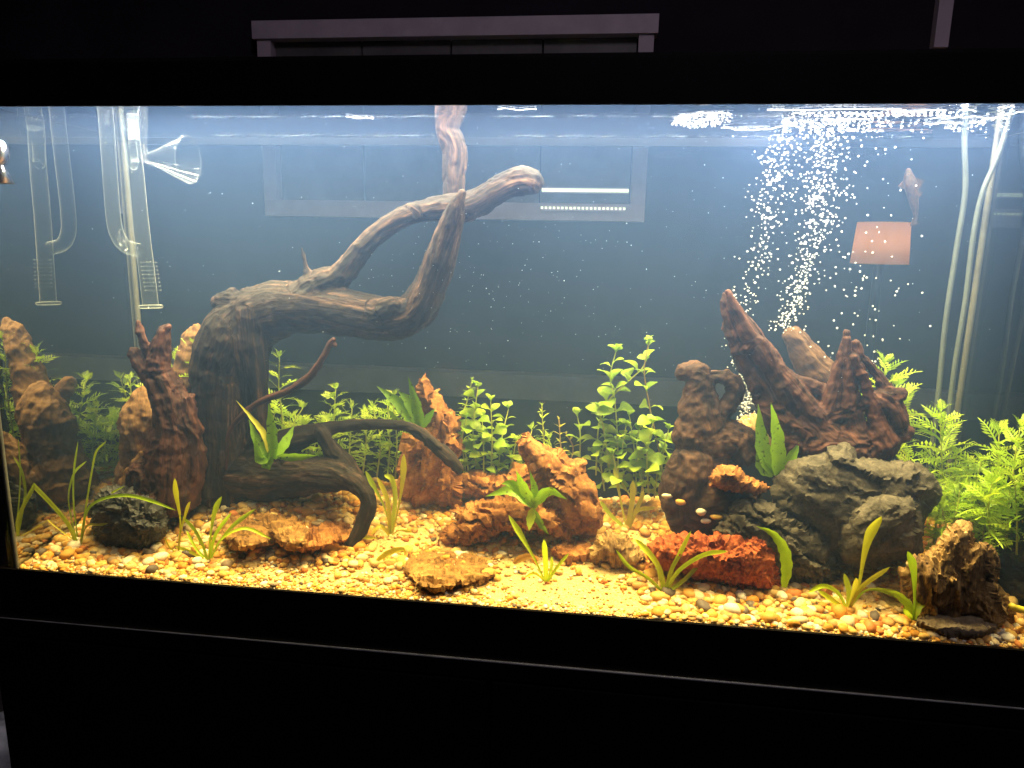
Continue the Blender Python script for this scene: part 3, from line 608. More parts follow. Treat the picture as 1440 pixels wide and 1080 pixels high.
rock('slate', [(566, 797), (575, 783), (600, 777), (640, 775), (668, 780), (692, 796), (700, 806), (680, 812), (655, 820), (610, 826), (585, 822)],
     M['slate'], 'flat ochre slate lying on the sand nearest the front glass', T=0.03, amp=0.002, sc=70, seed=23, strata=0.0015, sfreq=150, aniso=(0.4, 1, 2), chip=0.004, chs=50, step=2.0, prof=0.4, ang=5, lay=0.007)
rock('slate', [(308, 748), (325, 725), (350, 715), (375, 720), (392, 735), (388, 756), (365, 764), (335, 769)],
     M['slate'], 'ragged brown slate slab in the gravel beside the yellow green plant', T=0.028, amp=0.004, sc=70, seed=25, strata=0.002, sfreq=150, aniso=(0.4, 1, 2), chip=0.004, step=2.0, lay=0.009)
rock('slate', [(352, 716), (385, 708), (403, 715), (432, 745), (428, 762), (405, 764), (385, 752)],
     M['slate'], 'dark broken slate piece in the middle of the gravel mound', T=0.026, amp=0.004, sc=70, seed=27, strata=0.002, sfreq=150, chip=0.004, step=2.0, lay=0.011)
rock('slate', [(400, 757), (425, 735), (460, 724), (498, 722), (505, 742), (485, 758), (450, 768), (415, 768)],
     M['dragon'], 'rusty orange slab against the front root of the big driftwood', T=0.026, amp=0.003, sc=70, seed=29, strata=0.002, sfreq=150, chip=0.004, step=2.0, lay=0.008)
rock('dragon_stone', [(832, 772), (842, 755), (860, 752), (880, 755), (895, 772), (906, 786), (895, 797), (860, 802), (840, 793)],
     M['petrified'], 'small brown stone with a hollow beside the red lava rock', T=0.022, amp=0.006, sc=70, seed=31, chip=0.004, step=2.0)
rock('dragon_stone', [(774, 775), (790, 758), (815, 753), (834, 762), (832, 778), (800, 783)],
     M['dragon'], 'small flat orange stone at the foot of the leaning dragon stone', T=0.02, amp=0.003, sc=70, seed=33, chip=0.004, step=2.0, lay=0.01)
rock('dragon_stone', [(996, 670), (1012, 657), (1030, 655), (1045, 662), (1062, 675), (1082, 685), (1070, 694), (1050, 692), (1020, 688), (1000, 682)],
     M['dragon'], 'bright orange stone chip resting on the brown bogwood', T=0.02, Y=.10, amp=0.004, sc=80, seed=35, chip=0.004, chs=70, step=1.8)
rock('dragon_stone', [(1025, 605), (1045, 590), (1060, 582), (1080, 590), (1100, 586), (1115, 590), (1128, 610), (1132, 645), (1035, 645)],
     M['dragon_tan'], 'golden tan stone behind the broad fern near the bubbles', T=0.03, Y=.21, amp=0.004, sc=50, seed=37, chip=0.003)
rock('petrified_rock', [(1275, 805), (1285, 785), (1305, 780), (1318, 760), (1335, 742), (1352, 738), (1367, 745), (1370, 765), (1385, 762), (1398, 775), (1402, 795), (1400, 815), (1412, 840), (1419, 872), (1405, 886), (1385, 878), (1340, 870), (1300, 862), (1280, 835)],
     M['petrified'], 'jagged brown petrified rock standing near the right end of the tank', T=0.032, Y=.045, amp=0.006, sc=60, seed=39, aniso=(1.3, 1.2, 0.22), fine=0.0012, ang=12, chip=0.007, chs=34, step=2.2, prof=0.45)
rock('slate', [(1283, 872), (1310, 862), (1335, 845), (1358, 840), (1385, 850), (1404, 880), (1380, 890), (1330, 887)],
     M['flake'], 'grey brown slate flake lying against the foot of the petrified rock', T=0.02, amp=0.002, sc=60, seed=43, chip=0.002, step=2.0, lay=0.012)
def mirror_left(p): p = np.array(p, float); p[..., 0] = -2*TL-p[..., 0]; return p
#--SECTION: PLANTS
def ribbon(C, Wd, fold=0.25, sway=0.0, wav=0.0, tilt=0.0):
    """leaf blade along C (n,3), half widths Wd; slight gutter fold, facing the front"""
    C = np.asarray(C, float); n = len(C); T = np.gradient(C, axis=0); T /= np.linalg.norm(T, axis=1)[:, None]+1e-12
    view = np.array([0.15*math.cos(sway), -1, 0.45*math.sin(sway*1.7)+0.3]); S_ = np.cross(T, view); S_ /= np.linalg.norm(S_, axis=1)[:, None]+1e-12
    N = np.cross(S_, T); S_ = S_*math.cos(tilt)+N*math.sin(tilt); N = np.cross(S_, T)
    wv = wav*np.sin(np.arange(n)*1.9+sway)
    L = C+S_*(Wd*(1+wv))[:, None]+N*(fold*Wd)[:, None]; R = C-S_*(Wd*(1-wv))[:, None]+N*(fold*Wd)[:, None]
    L2 = C+S_*(Wd*0.5)[:, None]+N*(fold*0.3*Wd)[:, None]; R2 = C-S_*(Wd*0.5)[:, None]+N*(fold*0.3*Wd)[:, None]
    V = np.stack([L, L2, C, R2, R], 1).reshape(-1, 3); F = [(i*5+j, i*5+j+1, (i+1)*5+j+1, (i+1)*5+j) for i in range(n-1) for j in range(4)]
    return V, F
PROF = {'grass': lambda s: np.clip(0.75+0.25*s, 0, 1)*np.sqrt(np.clip((1-s)*5, 0, 1)),
        'spoon': lambda s: (0.32+0.68*np.clip((s-0.35)/0.4, 0, 1)**1.3)*np.sqrt(np.clip((1-s)*5, 0, 1)),
        'lance': lambda s: np.clip(np.sin(math.pi*np.clip(0.08+0.92*s, 0, 1)**0.8), 0.03, 1)}
def blades(label, cat, base, leaves, Y0, name='water_plant', group=None, parent=None, mat='leaf_grass'):
    b = P(base[0], base[1], Y0)
    r = empty(name, b, label, cat, group)
    for k, lf in enumerate(leaves):
        pts, w, prof = lf[0], lf[1], lf[2]; m = lf[3] if len(lf) > 3 else mat; lean = lf[4] if len(lf) > 4 else RNG.uniform(-0.03, 0.03)
        c = crom(pts, 6); s = np.linspace(0, 1, len(c)); Y = np.clip(Y0+lean*s**1.2, 0.008, TD-0.008)
        C = P(c[:, 0], c[:, 1], Y); Wd = PROF[prof](s)*w*(0.5 if prof == 'lance' else 0.43)*mpp(Y0)
        wav = 0.12 if prof == 'lance' else 0.0
        V, F = ribbon(C, Wd, 0.28, k*1.3, wav, RNG.uniform(-0.35, 0.35))
        add('leaf', V, F, M[m], r)
    return r
def yb(x, y): return Yg(x, y)
blades('tall grassy plant with long arching blades left of the black lava rock', 'water plant', (112, 768), [
    ([(108, 765), (95, 735), (60, 695), (25, 662), (-10, 635)], 10, 'grass', 'leaf_grass', -0.02), ([(112, 765), (75, 738), (48, 710), (28, 680), (18, 668)], 8, 'spoon', 'leaf_yellow', 0.02),
    ([(110, 766), (100, 725), (97, 695), (105, 665), (122, 648)], 5.5, 'grass'), ([(114, 768), (118, 735), (128, 712), (150, 700), (182, 697), (215, 705), (248, 718)], 6.5, 'grass', 'leaf_grass', -0.02),
    ([(115, 762), (120, 720), (130, 660), (136, 635), (150, 620)], 5, 'grass'), ([(109, 755), (104, 710), (104, 665), (110, 620)], 4, 'grass'), ([(118, 740), (124, 715), (145, 700), (176, 683)], 5, 'grass'),
    ([(113, 768), (122, 740), (140, 738), (152, 736)], 5, 'grass', 'leaf_yellow')], yb(112, 770), 'grass_plant')
blades('short plant with two amber spoon leaves behind the yellow green plant', 'water plant', (250, 778), [
    ([(251, 778), (254, 735), (249, 700), (246, 672)], 11, 'spoon', 'leaf_yellow'), ([(250, 778), (254, 750), (262, 722), (268, 705)], 11, 'spoon', 'leaf_yellow'),
    ([(249, 778), (238, 768), (232, 755)], 6, 'grass', 'leaf_yellow'), ([(250, 779), (246, 790), (262, 792)], 5, 'grass')], yb(250, 782))
blades('yellow green rosette plant in front of the ragged slate slab', 'water plant', (294, 788), [
    ([(292, 788), (286, 768), (274, 745), (256, 726)], 8, 'grass'), ([(294, 788), (296, 755), (302, 720), (312, 698)], 11, 'spoon'), ([(296, 788), (310, 760), (330, 737), (360, 715)], 9, 'spoon'),
    ([(297, 786), (312, 758), (345, 743), (382, 758)], 6.5, 'grass'), ([(290, 788), (268, 776), (246, 768)], 7, 'grass'), ([(295, 786), (303, 752), (326, 720)], 7, 'grass'), ([(291, 788), (275, 770), (262, 745)], 6, 'grass')], yb(294, 790))
blades('translucent yellow plant standing between the front root and upright stone', 'water plant', (548, 752), [
    ([(550, 748), (540, 712), (526, 685), (514, 662)], 9, 'spoon', 'leaf_grass'), ([(548, 748), (545, 705), (530, 670)], 9, 'grass', 'leaf_yellow'), ([(552, 750), (561, 710), (567, 670), (568, 638)], 11, 'spoon', 'leaf_yellow'),
    ([(549, 750), (556, 705), (552, 675), (540, 668)], 10, 'grass'), ([(548, 752), (535, 740), (522, 752)], 8, 'grass', 'leaf_yellow'), ([(551, 752), (564, 745), (580, 748)], 8, 'spoon', 'leaf_yellow')], yb(548, 755))
blades('small sprig with one leaning spoon leaf alone on the open sand', 'water plant', (768, 818), [
    ([(766, 817), (752, 787), (735, 757), (715, 724)], 11, 'spoon'), ([(768, 818), (767, 788), (765, 758)], 10, 'grass'), ([(770, 818), (784, 797), (800, 778)], 6, 'grass'), ([(765, 816), (752, 806), (738, 812)], 5, 'grass', 'leaf_yellow'), ([(770, 817), (775, 800), (776, 782)], 6, 'grass')], yb(768, 820))
blades('bright green rosette plant in front of the red lava rock', 'water plant', (935, 834), [
    ([(932, 832), (910, 812), (885, 797), (866, 773)], 7, 'grass'), ([(934, 833), (928, 802), (913, 778), (893, 758)], 11, 'grass'), ([(936, 833), (944, 802), (955, 780), (972, 746)], 8, 'grass'),
    ([(936, 832), (955, 802), (990, 780), (1024, 775)], 8, 'grass'), ([(938, 832), (960, 817), (987, 790)], 8, 'grass'), ([(935, 833), (930, 815), (925, 800)], 9, 'grass', 'leaf_yellow')], yb(935, 836))
blades('rosette plant with one tall paddle leaf before the rounded grey stone', 'water plant', (1192, 858), [
    ([(1190, 857), (1178, 834), (1158, 824), (1136, 833)], 8, 'grass'), ([(1190, 858), (1172, 845), (1150, 830)], 9, 'grass'), ([(1194, 855), (1208, 820), (1215, 780), (1224, 748), (1240, 726)], 17, 'spoon', 'leaf_yellow', -0.012),
    ([(1191, 858), (1194, 835), (1187, 806)], 10, 'grass'), ([(1193, 856), (1212, 825), (1252, 797)], 8, 'grass', 'leaf_yellow'), ([(1194, 855), (1218, 830), (1250, 832), (1280, 845)], 12, 'spoon'), ([(1194, 857), (1200, 830), (1204, 812)], 11, 'grass', 'leaf_yellow')], yb(1192, 862))
blades('small young sprout with crinkled leaves beside the slate flake', 'water plant', (1284, 872), [
    ([(1284, 872), (1278, 852), (1262, 836), (1248, 832)], 12, 'lance', 'leaf_bright'), ([(1284, 872), (1292, 850), (1308, 842), (1328, 852)], 13, 'lance', 'leaf_bright'), ([(1283, 870), (1274, 860), (1270, 855)], 7, 'lance', 'leaf_bright'), ([(1285, 870), (1286, 840), (1284, 800), (1276, 775)], 14, 'spoon', 'leaf_round')], 0.02)
blades('yellowish plant with upright strap leaves behind the hollow brown stone', 'water plant', (882, 742), [
    ([(880, 740), (873, 705), (866, 668), (868, 655)], 11, 'spoon', 'leaf_yellow'), ([(876, 740), (858, 724), (843, 704)], 9, 'grass', 'leaf_bright'), ([(885, 742), (896, 718), (922, 714)], 8, 'grass', 'leaf_yellow'),
    ([(882, 742), (889, 705), (890, 675)], 10, 'grass', 'leaf_yellow'), ([(884, 742), (900, 705), (905, 690)], 8, 'grass', 'leaf_yellow')], yb(882, 745))
F_ = 'leaf_fern'
blades('spotted dark green fern tied to the root of the large arching driftwood', 'fern', (385, 645), [
    ([(380, 642), (372, 612), (356, 590), (332, 563)], 9, 'lance', 'leaf_yellow'), ([(382, 645), (364, 622), (350, 590)], 17, 'lance', F_), ([(385, 645), (383, 605), (378, 568)], 18, 'lance', F_), ([(386, 645), (402, 622), (414, 598)], 17, 'lance', F_),
    ([(380, 640), (366, 645), (358, 610)], 16, 'lance', F_), ([(390, 642), (418, 642), (448, 640)], 14, 'lance', F_), ([(383, 640), (374, 655), (379, 632)], 16, 'lance', F_)], 0.105, 'java_fern')
blades('bright green fern growing on the peak of the upright dragon stone', 'fern', (590, 602), [
    ([(589, 602), (566, 572), (530, 543)], 20, 'lance', F_), ([(592, 600), (586, 570), (574, 530)], 17, 'lance', F_), ([(590, 602), (562, 592), (545, 575)], 15, 'lance', F_), ([(592, 602), (602, 588), (612, 574)], 12, 'lance', F_), ([(591, 604), (586, 596), (582, 580)], 16, 'lance', 'leaf_bright'), ([(590, 602), (575, 565), (560, 550)], 16, 'lance', F_)], 0.17, 'java_fern')
blades('green fern with spreading pointed leaves in front of the leaning dragon stone', 'fern', (750, 715), [
    ([(748, 712), (720, 690), (683, 698)], 17, 'lance', F_), ([(750, 712), (736, 685), (726, 662)], 15, 'lance', F_), ([(750, 712), (772, 690), (797, 702)], 15, 'lance', F_), ([(750, 714), (746, 732), (744, 746)], 13, 'lance', 'leaf_bright'),
    ([(752, 715), (752, 690), (745, 662)], 12, 'lance', F_), ([(750, 716), (760, 736), (772, 752)], 11, 'lance', F_), ([(750, 712), (722, 682), (705, 680)], 14, 'lance', F_)], 0.105, 'java_fern')
blades('broad upright green fern between the bogwood and the largest grey stone', 'fern', (1092, 668), [
    ([(1086, 668), (1072, 625), (1066, 568)], 21, 'lance', F_), ([(1093, 668), (1092, 620), (1084, 566)], 23, 'lance', F_), ([(1095, 668), (1112, 645), (1124, 622)], 16, 'lance', F_), ([(1088, 668), (1072, 655), (1064, 632)], 18, 'lance', F_)], 0.125, 'java_fern')
blades('single wavy green leaf bent over the end of the red lava rock', 'leaf', (1102, 826), [([(1102, 826), (1106, 800), (1102, 772), (1086, 750), (1064, 740)], 16, 'lance', 'leaf_bright', 0.0)], 0.035, 'fallen_leaf')

def leaf_mesh(kind, seed):
    rs = np.random.default_rng(seed); V, F = [], []
    if kind == 'round':
        n = 9; s = np.linspace(0, 1, n); w = np.where(s < 0.25, 0.05, 0.36*np.sin(math.pi*np.clip((s-0.2)/0.8, 0, 1))**0.7)+0.01
        C = np.column_stack([s, 0.05*np.sin(3*s+seed), 0.18*np.sin(s*2.6)-0.25*s**2])
        Y = np.array([0, 1.0, 0]); V = np.stack([C+Y*w[:, None]+[0, 0, 0.06]*(w/0.3)[:, None], C, C-Y*w[:, None]+[0, 0, 0.06]*(w/0.3)[:, None]], 1).reshape(-1, 3)
        F = [(i*3+j, i*3+j+1, (i+1)*3+j+1, (i+1)*3+j) for i in range(n-1) for j in range(2)]
    elif kind == 'narrow':
        n = 6; s = np.linspace(0, 1, n); w = 0.11*np.sin(math.pi*np.clip(s*0.94+0.06, 0, 1))+0.008
        C = np.column_stack([s, 0*s, 0.2*s-0.3*s**2]); V = np.stack([C+np.array([0, 1., .3])*w[:, None], C, C+np.array([0, -1., .3])*w[:, None]], 1).reshape(-1, 3)
        F = [(i*3+j, i*3+j+1, (i+1)*3+j+1, (i+1)*3+j) for i in range(n-1) for j in range(2)]
    else:                                             # finely lobed
        C = lambda s: np.array([s, 0.04*math.sin(4*s+seed), 0.22*s-0.42*s*s]); V = []; F = []
        for i in range(8):
            a, b = C(i/8), C((i+1)/8); k = len(V); w = 0.035*(1-i/9)+0.012; V += [a+[0, w, 0], a-[0, w, 0], b+[0, w*.9, 0], b-[0, w*.9, 0]]; F.append((k, k+1, k+3, k+2))
        for i in range(2, 8):
            for sd in (-1, 1):
                c = C(i/8+0.02*sd); L = (0.34*math.sin(math.pi*(0.15+0.8*i/8)))*rs.uniform(0.8, 1.15); d = np.array([0.62, 0.75*sd, rs.uniform(-0.15, 0.2)]); d /= np.linalg.norm(d); e = np.array([0.75, -0.62*sd, 0])
                k = len(V); V += [c, c+d*L*0.55+e*L*0.14, c+d*L, c+d*L*0.55-e*L*0.14]; F.append((k, k+1, k+2, k+3))
        c = C(1); k = len(V); V += [c+[0, .03, 0], c+[0.14, 0, -.08], c-[0, .03, 0]]; F.append((k, k+1, k+2)); V = np.array(V)
    return np.asarray(V, float), F
LEAFM = {}
def leaf_data(kind, mat, k):
    key = (kind, mat, k)
    if key not in LEAFM: V, F = leaf_mesh(kind, k+1); LEAFM[key] = raw_mesh('leaf', V, F, M[mat])
    return LEAFM[key]
def stem_plant(name, label, stems, kind='round', mat='leaf_round', L=17, gap=15, group=None, start=0.15, stemr=1.1, joined=False, top=4, mirror=False, cat='stem plant', stem_mat='stem', mult=2, droop=0.25):
    """stems: list of (pixel path, Y)"""
    f0 = stems[0]; b = P(f0[0][0][0], f0[0][0][1], f0[1]); b = mirror_left(b) if mirror else b
    r = empty(name, b, label, cat, group); jv = []
    for si, (path, Y) in enumerate(stems):
        c = crom(path, 8); lean = RNG.uniform(-0.02, 0.02); s = np.linspace(0, 1, len(c)); Yv = np.clip(Y+lean*s, 0.01, TD-0.01)
        C = P(c[:, 0], c[:, 1], Yv)
        if mirror: C = mirror_left(C)
        V, F = tube(C, stemr*mpp(Y)*(1.25-0.6*s), 6); add('stem', V, F, M[stem_mat], r)
        cum = np.concatenate([[0], np.cumsum(np.linalg.norm(np.diff(C, axis=0), axis=1))]); tot = cum[-1]; g = gap*mpp(Y)
        n = max(2, int(tot*(1-start)/g)); az = RNG.uniform(0, 6.28)
        for i in range(n+1):
            d = tot*start+(tot*(1-start))*i/n; p = np.array([np.interp(d, cum, C[:, k]) for k in range(3)]); frac = i/n
            az += math.pi/2+RNG.normal(0, 0.25); nl = mult if i < n else top
            for q in range(nl):
                a = az+q*2*math.pi/nl+RNG.normal(0, 0.2); el = (0.15+0.5*frac+RNG.normal(0, 0.2)) if i < n else RNG.uniform(0.7, 1.2)
                ln = L*mpp(Y)*(RNG.uniform(0.7, 1.15))*(0.62+0.5*math.sin(math.pi*min(1, 0.25+0.7*frac)))*(0.75 if i == n else 1)
                dr = Vector((math.cos(a)*math.cos(el), math.sin(a)*math.cos(el)*0.8, math.sin(el))).normalized()
                if p[1]+dr.y*ln > TD-0.004 or p[1]+dr.y*ln < 0.004: dr.y = -dr.y
                up = Vector((0, 0, 1)); sd = up.cross(dr); sd = sd.normalized() if sd.length > 1e-4 else Vector((1, 0, 0)); nn = dr.cross(sd)
                R = Matrix((dr, sd, nn)).transposed()@Matrix.Rotation(RNG.normal(0, 0.45), 3, 'X')
                if joined:
                    V, F = leaf_mesh(kind, (i+q) % 3+1); jv.append((V@np.array(R).T*ln+p, F))
                else:
                    o = bpy.data.objects.new('leaf', leaf_data(kind, mat, (i+q+si) % 4)); COL.objects.link(o); o.parent = r
                    o.matrix_local = Matrix.Translation(Vector(p-b))@R.to_4x4()@Matrix.Scale(ln, 4)
    if joined and jv: V, F = join(jv); add('foliage', V, F, M[mat], r)
    return r
# round leaved stems, centre right
stem_plant('stem_plant', 'tall round leaved stem plant with a bent stem left of the bogwood', [
    ([(838, 668), (842, 600), (855, 565), (885, 535), (905, 515), (912, 488)], .235), ([(870, 690), (868, 610), (864, 560), (858, 530), (866, 495)], .23), ([(815, 655), (816, 610), (812, 585)], .24), ([(860, 680), (850, 610), (842, 575)], .235)], L=27, gap=20, top=5)
stem_plant('stem_plant', 'straight reddish stemmed plant beside the knobbly brown bogwood', [
    ([(935, 690), (926, 630), (913, 570), (906, 525), (908, 505), (912, 483)], .225)], L=24, gap=22, top=5, stem_mat='stem_brown')
stem_plant('stem_plant', 'bushy round leaved plant between the leaning stone and the bogwood', [
    ([(895, 695), (893, 640), (885, 585)], .22), ([(912, 695), (910, 640), (918, 595)], .21), ([(880, 690), (875, 640), (880, 600)], .23), ([(905, 690), (895, 640), (898, 605)], .215), ([(930, 680), (932, 640), (940, 605)], .225), ([(888, 700), (870, 670), (862, 640)], .21)], L=26, gap=17, top=4)
stem_plant('stem_plant', 'yellow green round leaved plant between the upright and leaning stones', [
    ([(672, 672), (665, 610), (672, 545)], .24), ([(690, 672), (692, 620), (690, 565)], .235), ([(700, 672), (705, 620), (715, 575)], .24), ([(655, 665), (650, 620), (655, 590)], .24), ([(680, 672), (680, 630), (678, 590)], .225), ([(715, 668), (722, 640), (725, 620)], .24)], L=25, gap=16, top=4)
stem_plant('stem_plant', 'thin needle leaved sprig leaning over the upright dragon stone', [([(640, 600), (655, 570), (664, 535)], .235)], 'narrow', 'leaf_bright', L=11, gap=6, mult=3, joined=True)
stem_plant('stem_plant', 'small needle leaved stem behind the top of the leaning stone', [([(768, 650), (764, 610), (762, 572)], .25)], 'narrow', 'leaf_bright', L=13, gap=9, mult=3, joined=True)
stem_plant('stem_plant', 'thin brownish stem with tiny leaves left of the bent stem plant', [([(790, 655), (788, 620), (786, 590)], .25), ([(800, 655), (806, 630), (796, 610)], .25)], 'narrow', 'leaf_yellow', L=11, gap=10, mult=3, joined=True, stem_mat='stem_brown')
stem_plant('stem_plant', 'low leafy clump at the foot of the leaning dragon stone', [([(728, 668), (720, 645), (712, 625)], .25), ([(745, 660), (750, 640), (745, 622)], .25), ([(700, 668), (692, 650), (690, 640)], .25)], L=14, gap=9, top=4)
# lobed leaved plants behind the driftwood
stem_plant('water_wisteria', 'lacy green stem rising under the arch of the large driftwood', [([(398, 640), (396, 580), (392, 545), (393, 505)], .235), ([(415, 640), (412, 600), (425, 575)], .235)], 'lobed', 'leaf_wist', L=38, gap=16)
stem_plant('water_wisteria', 'dense yellow lacy thicket behind the grey tipped root', [
    ([(470, 668), (468, 620), (472, 548)], .245), ([(490, 668), (492, 620), (495, 575)], .24), ([(510, 668), (515, 620), (512, 580)], .245), ([(530, 670), (535, 620), (525, 575)], .24), ([(545, 672), (548, 620), (545, 570)], .25), ([(445, 665), (440, 640), (450, 600)], .24), ([(430, 665), (425, 640), (430, 615)], .24), ([(556, 672), (558, 620), (552, 560)], .25)], 'lobed', 'leaf_wist', L=31, gap=14, mult=3)
# plants by the left end: they show mostly in the side pane's reflection
stem_plant('water_wisteria', 'lacy green plant at the left end beside the tan stump', [
    ([(105, 690), (108, 640), (112, 590), (122, 535)], .235), ([(80, 690), (72, 640), (70, 600)], .24), ([(65, 690), (62, 640), (55, 605)], .24), ([(140, 680), (155, 640), (160, 590)], .25), ([(172, 680), (170, 630), (165, 585)], .25)], 'lobed', 'leaf_wist', L=38, gap=14, mult=3, mirror=True)
stem_plant('water_wisteria', 'tall lacy stem at the far left end of the tank', [([(25, 640), (12, 560), (8, 480)], .2), ([(50, 640), (58, 560), (52, 500)], .22)], 'lobed', 'leaf_wist', L=38, gap=16, mult=3, mirror=True)
stem_plant('water_wisteria', 'narrow lacy stem between the tan stump and the back corner', [([(182, 670), (176, 620), (184, 570), (183, 535)], .26), ([(165, 670), (160, 620), (158, 600)], .26)], 'lobed', 'leaf_wist', L=28, gap=12, mult=3)
stem_plant('water_wisteria', 'yellow lacy tufts crowding under the arch behind the fern', [([(405, 655), (402, 620), (408, 590)], .25), ([(425, 660), (432, 625), (428, 600)], .255), ([(390, 640), (384, 600), (388, 570)], .255), ([(455, 668), (458, 625), (462, 590)], .255)], 'lobed', 'leaf_wist', L=33, gap=12, mult=3)
stem_plant('water_wisteria', 'low lacy tuft between the needle leaved stem and the leaning stone', [([(660, 672), (655, 640), (648, 615)], .26), ([(738, 660), (742, 630), (748, 605)], .262), ([(775, 665), (778, 640), (772, 618)], .262)], 'lobed', 'leaf_wist', L=24, gap=11, mult=3)
stem_plant('stem_plant', 'bright leafy cluster low beside the bogwood foot', [([(900, 705), (905, 665), (900, 640)], .24), ([(920, 700), (925, 660), (930, 635)], .24), ([(850, 690), (845, 650), (850, 620)], .25)], L=24, gap=12, top=5)
stem_plant('water_wisteria', 'dense lacy thicket by the left pane behind the tan stump', [([(95, 690), (92, 640), (98, 575)], .25), ([(125, 685), (130, 640), (138, 575)], .25), ([(60, 690), (52, 640), (60, 575)], .22), ([(150, 690), (148, 640), (150, 600)], .26), ([(30, 690), (34, 620), (42, 540)], .24)], 'lobed', 'leaf_wist', L=38, gap=12, mult=3, mirror=True)
# right end
stem_plant('water_wisteria', 'tangled low greenery behind the petrified rock', [([(1345, 790), (1350, 730), (1342, 690)], .15), ([(1375, 790), (1385, 740), (1390, 690)], .14), ([(1410, 790), (1405, 740), (1415, 700)], .15), ([(1425, 770), (1420, 730), (1430, 680)], .2), ([(1320, 780), (1330, 745), (1325, 715)], .12)], 'lobed', 'leaf_wist', L=36, gap=12, mult=3)
stem_plant('water_wisteria', 'bright lacy sprig peeping out behind the big reddish driftwood', [([(1240, 640), (1245, 580), (1244, 512)], .235), ([(1262, 640), (1268, 600), (1262, 545)], .235)], 'lobed', 'leaf_wist', L=38, gap=13, mult=3, top=7)
stem_plant('water_wisteria', 'leafy green plant in front of the two airline tubes', [([(1322, 740), (1325, 680), (1322, 580)], .20), ([(1345, 740), (1342, 690), (1345, 640)], .2), ([(1305, 720), (1312, 680), (1318, 640)], .2)], 'lobed', 'leaf_wist', L=40, gap=14, mult=3)
stem_plant('water_wisteria', 'low spreading lacy plant between the largest grey stone and the tubes', [([(1312, 770), (1320, 720), (1335, 690)], .14), ([(1300, 700), (1285, 660), (1265, 635)], .19), ([(1330, 770), (1345, 720), (1350, 690)], .13)], 'lobed', 'leaf_wist', L=36, gap=13, mult=3)
stem_plant('water_wisteria', 'thick bright lacy bush filling the right end of the tank', [
    ([(1395, 760), (1400, 700), (1405, 610)], .17), ([(1375, 760), (1370, 700), (1380, 650)], .17), ([(1415, 770), (1420, 690), (1435, 600)], .12), ([(1360, 750), (1362, 700), (1358, 655)], .19), ([(1395, 770), (1390, 720), (1395, 680)], .12), ([(1430, 780), (1430, 720), (1425, 660)], .1)], 'lobed', 'leaf_wist', L=42, gap=14, mult=3)
#--SECTION: GEAR
def glass_pipe():
    Y = .20
    r = empty('glass_skimmer', P(190, 420, Y), 'clear glass skimmer inlet pipe with a bent side arm hanging in the back corner', 'aquarium pipe')
    def tb(nm, pts, rad, seg=14, caps=False):
        c = crom(pts, 6); C = P(c[:, 0], c[:, 1], np.full(len(c), Y)); R = np.full(len(c), rad*mpp(Y)); V, F = tube(C, R, seg, 1.0, caps); return add(nm, V, F, M['clear'], r)
    tb('inlet_tube', [(182, 175), (190, 235), (197, 305), (206, 380), (212, 430)], 11)
    tb('inner_tube', [(183, 200), (187, 228), (190, 232)], 8)
    tb('side_arm', [(148, 150), (153, 220), (158, 290), (163, 325), (175, 345), (195, 352)], 10)
    # skimmer cup
    c = P(184, 180, Y); V, F = lathe([(0.0, -0.018), (0.019, -0.018), (0.021, -0.016), (0.021, 0.022), (0.018, 0.022), (0.018, -0.012), (0, -0.012)], 24); add('skimmer_cup', V+c, F, M['cup'], r)
    V, F = pebble_shape(2, 3); V = V*np.array([0.016, 0.016, 0.014]); add('float', V+c+np.array([0, 0, 0.004]), F, M['frosted'], r)
    c = P(212, 433, Y); V, F = lathe([(0, 0), (0.0155, 0), (0.0165, 0.002), (0.0155, 0.004), (0, 0.004)], 24); add('foot_flange', V+c, F, M['clear'], r)
    for i in range(8):
        C = P(209+i*0.9, 370+i*5.6, Y); V, F = lathe([(0.0098, 0), (0.0112, 0.001), (0.0098, 0.002)], 16); add('intake_slot', V+C, F, M['clear'], r)
glass_pipe()
def lily():
    Y = .15
    r = empty('lily_pipe', P(240, 240, Y), 'clear glass lily pipe with a flared bell mouth below the water line', 'aquarium pipe')
    c = crom([(200, 120), (200, 165), (199, 205), (206, 221), (222, 223), (245, 224), (265, 225)], 6); rad = np.interp(np.linspace(0, 1, len(c)), [0, 0.5, 0.66, 0.83, 1], [7, 7, 12, 24, 33])
    C = P(c[:, 0], c[:, 1], np.full(len(c), Y)); V, F = tube(C, rad*mpp(Y), 24, 1.0, False); add('bell', V, F, M['lily'], r)
    a = np.linspace(0, 2*math.pi, 32); T = C[-1]-C[-2]; T /= np.linalg.norm(T); u = np.array([0, 1., 0]); w = np.cross(T, u)
    V, F = tube(np.array([C[-1]+33*mpp(Y)*(math.cos(t)*u+math.sin(t)*w) for t in a]), 0.0007, 6, 1, False); add('lip', V, F, M['lily'], r)
lily()
def suction(px, py, Y, rx, label):
    c = P(px, py, Y); a = np.linspace(0, 2*math.pi, 24); C = np.array([c+np.array([0.45*rx*math.cos(t), 0, rx*math.sin(t)])*mpp(Y) for t in a])
    V, F = tube(C, 0.0009, 6, 1, False); r = empty('suction_ring', c, label, 'suction cup'); add('ring', V, F, M['clear'], r)
    V, F = tube(np.array([c+np.array([0.2*rx*math.cos(t), 0.003, 0.45*rx*math.sin(t)])*mpp(Y)*np.array([1, 1/mpp(Y), 1]) for t in a]), 0.0006, 6, 1, False); add('nub', V, F, M['clear'], r)
suction(146, 228, .25, 16, 'clear oval suction cup high between the two pipe arms'); suction(150, 275, .25, 14, 'clear oval suction cup just below the highest one')
